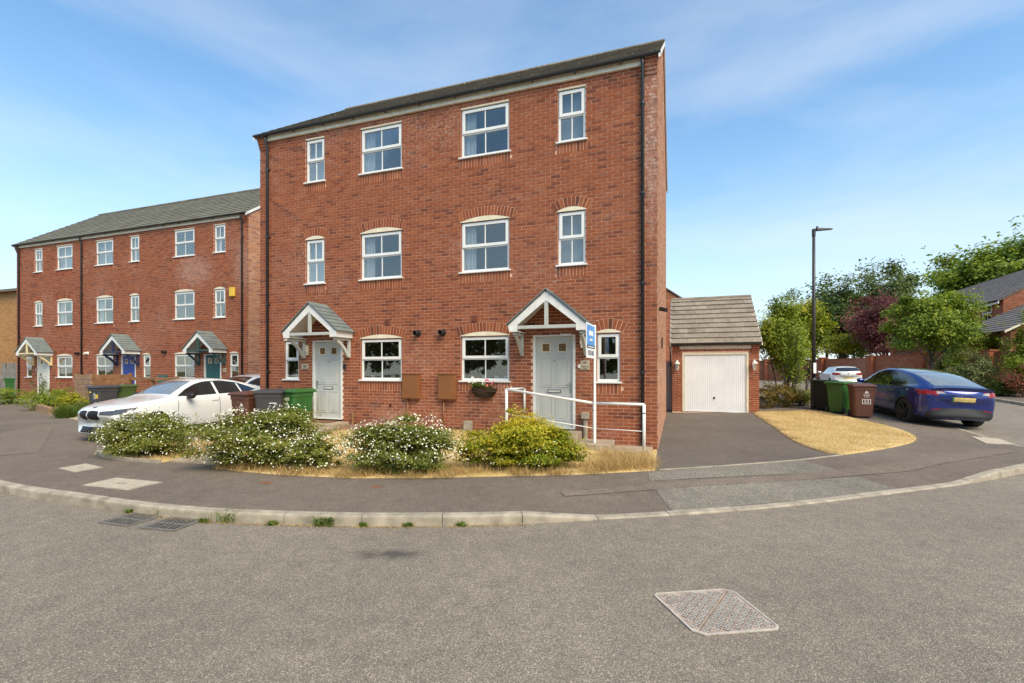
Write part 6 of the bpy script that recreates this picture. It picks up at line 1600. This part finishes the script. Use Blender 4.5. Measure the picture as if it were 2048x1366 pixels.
# sleeper bed
sb = thing('sleeper_bed', 'low brown timber sleeper edging in front of the terrace planting', 'planter', (0, 0, 0))
pts = [at(68, 18.6), at(103, 16.7), at(121, 16.75)]
for k, (a, b) in enumerate(zip(pts[:-1], pts[1:])):
    for j in range(1 if k else 2):
        a2 = [lerp(a[i], b[i], j/2) for i in (0,1)] if k == 0 else a; b2 = [lerp(a[i], b[i], (j+1)/2) for i in (0,1)] if k == 0 else b
        MB().bar((a2[0],a2[1],P(*a2)+.12), (b2[0],b2[1],P(*b2)+.12), .14, .26).build('sleeper', M['timber_pale'], sb, bevel=.01)
# timber screen and rail fence
sc = thing('timber_screen', 'brown timber screen of stacked boards behind the numbered bins', 'fence', (0, 0, 0))
a, b, c_ = at(150, 18.6), at(183, 17.7), at(258, 18.9); zt = 1.45
for (p, q_) in ((a, b), (b, c_)):
    for k in range(7):
        z = P(*b)+.06+k*.19
        MB().bar((p[0],p[1],z+.09), (q_[0],q_[1],z+.09), .045, .178).build('board', M['timber_pale' if p is a else 'timber'], sc, bevel=.006)
for p in (a, b, c_): MB().box(p[0]-.05,p[0]+.05,p[1]+.03,p[1]+.13,P(*p),P(*p)+1.42).build('post', M['timber'], sc)
rf = thing('rail_fence', 'open two-rail brown timber fence running behind the white saloon', 'fence', (0, 0, 0))
e1, e2 = at(258, 18.95), at(400, 17.6)
for z in (.42, .82, 1.20): MB().bar((e1[0],e1[1],P(*e1)+z), (e2[0],e2[1],P(*e2)+z), .04, .13).build('rail', M['timber'], rf, bevel=.006)
for k in range(4):
    p = [lerp(e1[i], e2[i], k/3) for i in (0,1)]; MB().box(p[0]-.05,p[0]+.05,p[1]+.03,p[1]+.13,P(*p),P(*p)+1.3).build('post', M['timber'], rf)
# gravel strip
gs = [at(140, 15.3), at(200, 13.8), at(260, 14.6), at(300, 16.2), at(170, 16.6)]
M['gravel'] = plain('pale_gravel', (.44,.36,.24), .95, var=.35, scale=28, bmp=.9, bscale=45)
sheet('gravel', gs, P, .012, M['gravel'], .5)
r = random.Random(12); gm = MB()
for (x, y, z) in scatter(gs, 900, P, 33): 
    s_ = r.uniform(.012, .03); gm.hexa([(x+r.uniform(-.3,.3)*s_+dx*s_, y+dy*s_, z+.01+dz*s_*.8) for dz in (0,1) for dx, dy in ((-1,-1),(1,-1),(1,1),(-1,1))], 0, r.random())
tag(gm.build('gravel_stones', M['cover_conc'], None, kind='stuff'), 'pale loose gravel beside the numbered bins', 'gravel')

# ------------------------------------------------------------------ far left: buff house and boarded fence
bh = thing('buff_brick_house', 'buff brick house with dark roof at the far left edge', 'house', (-27.7, 27.5, .3), -TH)
m = MB(); m.add([(-9,-.0,-.2),(0,0,-.2),(0,0,6.2),(-9,0,6.2)], [(0,1,2,3)], 1); m.add([(0,0,-.2),(0,8,-.2),(0,8,6.2),(0,0,6.2)], [(0,1,2,3)], 1)
bw = m.build('wall', [M['brick_yellow'], M['mortar']], bh, fix=False)
bricks_joined(bw, 'brickwork', brick_rows(-9, 0, 0, 6.2, []), lambda x, z, d: (x, -d-.01, z), M['brick_yellow'], 5)
m = MB()
m.add([(-9.3,-.3,6.15),(.3,-.3,6.15),(.3,4,6.95),(-9.3,4,6.95),(.3,8.3,6.15),(-9.3,8.3,6.15)], [(0,1,2,3),(3,2,4,5)]); m.box(-9.3,.3,-.34,-.25,6.02,6.16)
rf_ = m.build('roof', M['tile'], bh)
m = MB(); m.add([(0,0,6.2),(0,8,6.2),(0,4,6.9)], [(0,1,2)]); m.build('gable', M['brick_yellow'], bw)
bf = thing('boarded_fence', 'grey weathered close-boarded fence at the far left edge', 'fence', (0, 0, 0))
p0, p1 = np.array(at(-60, 27.5)), np.array(at(36, 25.6)); nb = 26
for k in range(nb):
    a = p0+(p1-p0)*k/nb; b = p0+(p1-p0)*(k+.94)/nb; MB().bar((a[0],a[1],P(*a)+.95+rnd.uniform(-.02,.02)), (b[0],b[1],P(*b)+.95+rnd.uniform(-.02,.02)), .02, 1.8).build('board', M['timber_grey'], bf)
for z in (.4, 1.5): MB().bar((p0[0],p0[1]+.03,P(*p0)+z), (p1[0],p1[1]+.03,P(*p1)+z), .04, .08).build('rail', M['timber_grey'], bf)

# ------------------------------------------------------------------ right and rear: walls and houses
def simple_house(name, label, loc, rz, LX, DY, ze, pitch, wins, seed, side=1, tile='tile_far', gable_front=False):
    h = thing(name, label, 'house', loc, rz); T = lambda x, z, d: (x, -d, z); m = MB(); holes = [(w[0], w[1], w[2], w[3]) for w in wins]
    zr = ze+DY/2*math.tan(pitch)
    backing(m, 0, LX, -.5, ze, holes, T)
    for x in (.008, LX-.008): m.add([(x,0,-.5),(x,DY,-.5),(x,DY,ze),(x,DY/2,zr-.06),(x,0,ze)], [(0,1,2,3,4)], 0)
    m.add([(0,DY,-.5),(LX,DY,-.5),(LX,DY,ze),(0,DY,ze)], [(0,1,2,3)], 0)
    wl_ = m.build('wall', [M['mortar'], M['brick']], h, fix=False)
    bricks_joined(wl_, 'brickwork', brick_rows(0, LX, 0, ze, holes), T, M['brick'], seed)
    def xr(z):
        if z < ze: return (0, DY)
        k = (z-ze)/math.tan(pitch); return (k, DY-k)
    gb = brick_rows(0, DY, 0, zr-.1, [], xr)
    bricks_joined(wl_, 'gable_brickwork', gb, (lambda x, z, d: (LX+d, x, z)) if side > 0 else (lambda x, z, d: (-d, x, z)), M['brick'], seed+1)
    rm = MB(); ov = .3; y0 = -ov; z0 = ze-ov*math.tan(pitch)+.05
    for sg in (0, 1):
        f = (lambda y: y) if sg == 0 else (lambda y: DY-y); p = [(-.1,y0,z0),(LX+.1,y0,z0),(LX+.1,DY/2,zr+.05),(-.1,DY/2,zr+.05)]
        rm.add([(x, f(y), z) for x, y, z in p]+[(x, f(y), z-.06) for x, y, z in p], [(0,1,2,3),(4,5,6,7),(0,1,5,4),(1,2,6,5),(2,3,7,6),(3,0,4,7)])
    ro = rm.build('roof', M[tile], h)
    tile_field(ro, -.12, LX+.12, y0-.02, z0+.012, pitch, (DY/2-y0)/math.cos(pitch), M[tile], lambda p: Vector(p), 0, lift=.05, thick=.035, seed=seed)
    v = MB(); x = LX+.07 if side > 0 else -.13
    MB().box(-.1, LX+.1, y0+.0, y0+.05, z0-.2, z0-.055).build('fascia', M['whitepaint'], h)
    gutter(h, -.12, LX+.12, y0-.05, z0-.02)
    for (a, b, c, d) in wins: window(h, a, b, c, d, True, 0, 'dark', int(a*10))
    return h, zr
ex, ey = 33.1-31.3, 34.4-30.0; La = math.hypot(ex, ey)
# eave wall runs from far corner to near corner; local x points to the near corner
rzb = math.atan2(30.0-34.4, 31.3-33.1)
bhh, zr = simple_house('detached_house', 'red brick house with grey-brown roof at the far right behind the trees', (31.0+.3785*20, 30.0+.9256*20, 1.2), rzb, 20, 10, 5.05, math.radians(31), [(17.42,18.65,3.72,4.85)], 201)
# lower lean-to roof in front of it
lt = thing('low_garage_roof', 'lower tiled roof and brick gable in front of the far right house', 'outbuilding', (27.9, 28.3, 1.1), rzb)
m = MB(); m.box(-3.0, 3.0, .0, 5, -.5, 2.75); lw_ = m.build('wall', M['mortar'], lt); bricks_joined(lw_, 'brickwork', brick_rows(-3, 3, 0, 2.75, []), lambda x, z, d: (x, -d-.012, z), M['brick'], 9)
bricks_joined(lw_, 'gable_brickwork', brick_rows(0, 5, 0, 2.75, []), lambda x, z, d: (3.012+d, x, z), M['brick'], 10)
m = MB(); m.add([(-3.1,-.3,2.7),(3.15,-.3,2.7),(3.15,3.2,4.7),(-3.1,3.2,4.7),(3.15,5.3,3.4),(-3.1,5.3,3.4)], [(0,1,2,3),(3,2,4,5)]); lr = m.build('roof', M['tile_far'], lt)
tile_field(lr, -3.12, 3.17, -.32, 2.715, math.atan2(2.0, 3.5), math.hypot(2.0, 3.5), M['tile_far'], lambda p: Vector(p), 0, lift=.05, thick=.035, seed=4)
m = MB(); m.prism([(-.32,2.62),(3.2,4.63),(3.2,4.75),(-.32,2.74)], lambda a, z: (3.16, a, z), lambda a, z: (3.2, a, z)); m.build('verge_board', M['cream'], lt)
m = MB(); m.add([(3.0,0,2.7),(3.0,5,2.7),(3.0,3.2,4.6)], [(0,1,2)]); m.build('gable', M['brick'], lw_)

rhx = 9.95
rh, zr = simple_house('rear_house', 'brick gable end of a house showing between the main house and the garage roof', (rhx-7.35, 35.2, .4), -math.pi/2+.0, 9, 7, 5.1, math.radians(32), [], 221, side=1)

gw_pts = [np.array(p, float) for p in [(26.9,19.5),(26.2,22.5),(25.6,25.5),(25.0,29.0),(24.6,32.5),(24.5,37.5),(23.0,43),(20,48)]]
wl1 = thing('garden_wall', 'long red brick garden wall with piers along the far side road', 'wall', (0, 0, 0))
for k, (a, b) in enumerate(zip(gw_pts[:-1], gw_pts[1:])):
    d = b-a; ln = np.linalg.norm(d); u = d/ln; nn_ = np.array([-u[1], u[0]]); z0 = gbase(*a)-.1; zt = 2.62-(.12 if k > 3 else 0); hgt = zt-z0
    if nn_[0] > 0: nn_ = -nn_
    Tn = lambda x, z, dd, a=a, u=u, nn_=nn_, z0=z0: (a[0]+u[0]*x+nn_[0]*dd, a[1]+u[1]*x+nn_[1]*dd, z0+z)
    m = MB(); m.hexa([Tn(0,-.3,-.01),Tn(ln,-.3,-.01),Tn(ln,-.3,-.22),Tn(0,-.3,-.22),Tn(0,hgt,-.01),Tn(ln,hgt,-.01),Tn(ln,hgt,-.22),Tn(0,hgt,-.22)]); pn = m.build('wall_panel', M['mortar'], wl1)
    bricks_joined(pn, 'brickwork', brick_rows(0, ln, 0, hgt, []), Tn, M['brick'], 300+k)
    m = MB(); m.hexa([Tn(0,hgt,.03),Tn(ln,hgt,.03),Tn(ln,hgt,-.26),Tn(0,hgt,-.26),Tn(0,hgt+.07,.03),Tn(ln,hgt+.07,.03),Tn(ln,hgt+.07,-.26),Tn(0,hgt+.07,-.26)]); m.build('coping', M['brick'], wl1)
    m = MB(); m.box(a[0]-.24,a[0]+.24,a[1]-.24,a[1]+.24,z0-.2,zt+.12,0,.5); m.box(a[0]-.28,a[0]+.28,a[1]-.28,a[1]+.28,zt+.121,zt+.2,0,.3); m.build('pier', M['brick'], wl1)

# ------------------------------------------------------------------ trees and shrubs on the right
def tg(px, Y): x, y = at(px, Y); return (x, y, gbase(x, y)-.1)
tree('birch_tree', 'tall airy birch standing behind the purple tree', tg(1772, 48), 12.1, 3.5, (3.3, 3.0, 4.2), 10000, .30, L['far'], 401, 'trees beyond the garden wall', clumps=34, shell=.5, sig=.17, droop=1.0, spikes=26)
tree('broadleaf_tree', 'dark rounded tree between the lamp post and the birch', tg(1690, 45), 8.6, 2.0, (3.6, 3.0, 3.3), 15000, .30, L['dark'], 402, 'trees beyond the garden wall', clumps=55, sig=.16)
tree('broadleaf_tree', 'grey-green open tree just right of the lamp post', tg(1655, 47), 10.4, 3.0, (3.4, 3.0, 3.8), 10000, .30, L['far'], 403, 'trees beyond the garden wall', clumps=45, sig=.16, spikes=20)
tree('broadleaf_tree', 'dark tree behind the garage shrub left of the lamp post', tg(1600, 46), 7.6, 2.0, (2.6, 2.6, 2.8), 7000, .28, L['mid'], 404, 'trees beyond the garden wall', clumps=40, sig=.16)
tree('broadleaf_tree', 'huge spreading tree rising above the far right house', tg(2030, 62), 18.3, 6.0, (11.0, 8.0, 6.8), 42000, .50, L['yellowgreen'], 405, clumps=110, sig=.12, r0=.4, tone0=.35, spikes=40)
tree('purple_tree', 'purple-leaved tree behind the garden wall', tg(1766, 37), 7.0, 1.6, (2.5, 1.9, 2.4), 20000, .18, L['purple'], 406, clumps=60, sig=.16, spikes=25)
tree('green_tree', 'bright green rounded tree on a slim trunk in front of the garden wall', tg(1866, 24.6), 5.35, 1.9, (1.8, 1.6, 1.6), 26000, .15, L['yellowgreen'], 407, clumps=75, sig=.15, r0=.09, tone0=.42, spikes=25)
tree('golden_tree', 'low yellow-green tree over the wall behind the white hatchback', tg(1684, 40), 4.1, 1.3, (2.1, 1.5, 1.0), 5200, .17, L['lime'], 408, clumps=36, sig=.17, tone0=.5)
def gshrub(name, label, px, Y, w, d, h, n, mat, seed, lsize=.08, cat='shrub', base=0, **kw):
    x, y = at(px, Y); t = thing(name, label, cat, (x, y, gbase(x, y)-.03+base))
    crown(t, 'foliage', (0, 0, h*.5), (w/2, d/2, h*.53), n, lsize, mat, seed, flat_bottom=.02, **kw); cc = crown.last; r = random.Random(seed); m = MB()
    for i in r.sample(range(len(cc)), min(10, len(cc))): m.tube([(cc[i][0]*.2, cc[i][1]*.2, 0), (cc[i][0]*.5, cc[i][1]*.5, cc[i][2]*.55), tuple(cc[i])], [.03, .02, .006], 5)
    m.build('stems', M['bark'], t); return t
gshrub('variegated_shrub', 'cream and green variegated shrub against the garden wall behind the blue car', 1948, 23.4, 2.5, 1.4, 2.2, 10000, L['varieg'], 411, .085, clumps=60, sig=.15)
gshrub('laurel_shrub', 'low glossy green shrub at the right end of the variegated shrub', 2003, 22.6, 1.7, 1.0, 1.05, 2600, L['mid'], 412, .09, clumps=30)
gshrub('climbing_shrub', 'yellow-green shrub spilling over the top of the garden wall', 1990, 26.6, 3.0, 1.4, 3.7, 10000, L['lime'], 413, .10, clumps=50, tone0=.32, sig=.14)
gshrub('climbing_shrub', 'green climbing shrub over the wall right of the slim-trunked tree', 1930, 27.6, 3.0, 1.4, 4.1, 10000, L['mid'], 414, .11, clumps=50, sig=.14)
gshrub('corner_shrub', 'light green leafy shrub cut by the right edge of the picture', 2062, 22.0, 2.0, 1.8, 3.8, 9000, L['yellowgreen'], 415, .11, clumps=45, sig=.16, spikes=15)
gshrub('red_hedge', 'red-tinted hedge at the right edge beyond the side road', 2052, 21.6, 2.4, 1.2, 1.5, 3600, L['red'], 416, .08, 'hedge', clumps=45)
gshrub('young_ash', 'young pale green sapling between the slim-trunked tree and the variegated shrub', 1912, 23.9, .9, .8, 2.6, 1000, L['yellowgreen'], 417, .12, clumps=14, tone0=.6)
# multi-stemmed shrub beside the garage
sx_, sy_ = at(1566, 18.7); t = thing('garage_shrub', 'tall multi-stemmed light green shrub beside the garage', 'shrub', (sx_, sy_, P(sx_, sy_)-.02))
crown(t, 'foliage', (0, 0, 2.55), (1.25, 1.0, 1.4), 19000, .10, L['yellowgreen'], 421, clumps=55, shell=.45, sig=.17, spikes=55, tone0=.5)
cc = crown.last; m = MB(); r = random.Random(3)
for i in r.sample(range(len(cc)), 14):
    b = (r.uniform(-.25,.25), r.uniform(-.2,.2), 0); m.tube([b, (b[0]*1.6+cc[i][0]*.2, b[1]*1.6+cc[i][1]*.2, cc[i][2]*.5), tuple(cc[i])], [.032, .022, .008], 6)
m.build('stems', M['bark'], t)
crown(t, 'tall_sprigs', (-.35, 0, 3.95), (.35, .3, .55), 260, .10, L['mid'], 423, clumps=12, sig=.22, kind='stuff')
sx_, sy_ = at(1612, 20.2); t = thing('maple_shrub', 'yellow-green spreading maple behind the lamp post', 'shrub', (sx_, sy_, P(sx_, sy_)-.02))
crown(t, 'foliage', (0, 0, 3.1), (1.25, 1.0, 1.35), 11000, .11, L['lime'], 422, clumps=46, sig=.16, spikes=30, tone0=.38)
cc = crown.last; branches(t, (0, 0, 0), [tuple(cc[i]) for i in range(0, 40, 5)], .06, M['bark'], 4, .35)
gshrub('low_bush', 'brownish green low bush at the foot of the garage shrub', 1548, 17.5, 1.7, 1.0, 1.0, 4600, L['rustleaf'], 424, .065, clumps=55, sig=.15, spikes=25)
gshrub('low_bush', 'small dark bush between the garage shrub and the lamp post', 1604, 17.7, 1.0, .8, .72, 2000, L['bush'], 425, .07, clumps=30)

# belt of trees across the road behind the viewpoint; it shows in the window glass and car paint
rng = np.random.default_rng(9); n = 16000
aa = rng.uniform(-2.05, .85, n); rr_ = 30+rng.normal(0, 1.8, n)          # angle from straight behind, negative to the left
pts = np.c_[np.sin(aa)*rr_*1.35, -np.cos(aa)*rr_*.62, np.zeros(n)]
top = 7.5+2.2*np.sin(pts[:,0]*.55)+1.2*np.sin(pts[:,0]*1.7+1); pts[:,2] = rng.uniform(.2, 1, n)**.8*top
V, Fq = leaf_cloud(pts, np.tile([0, .5, .6], (n, 1)), .8, rng, .6)
tag(obj('tree_belt', np_mesh('tree_belt', V, Fq, np.clip(rng.normal(.45, .2, n), 0, 1), L['far']), kind='stuff'), 'dark belt of trees across the road mirrored in the window glass', 'trees')
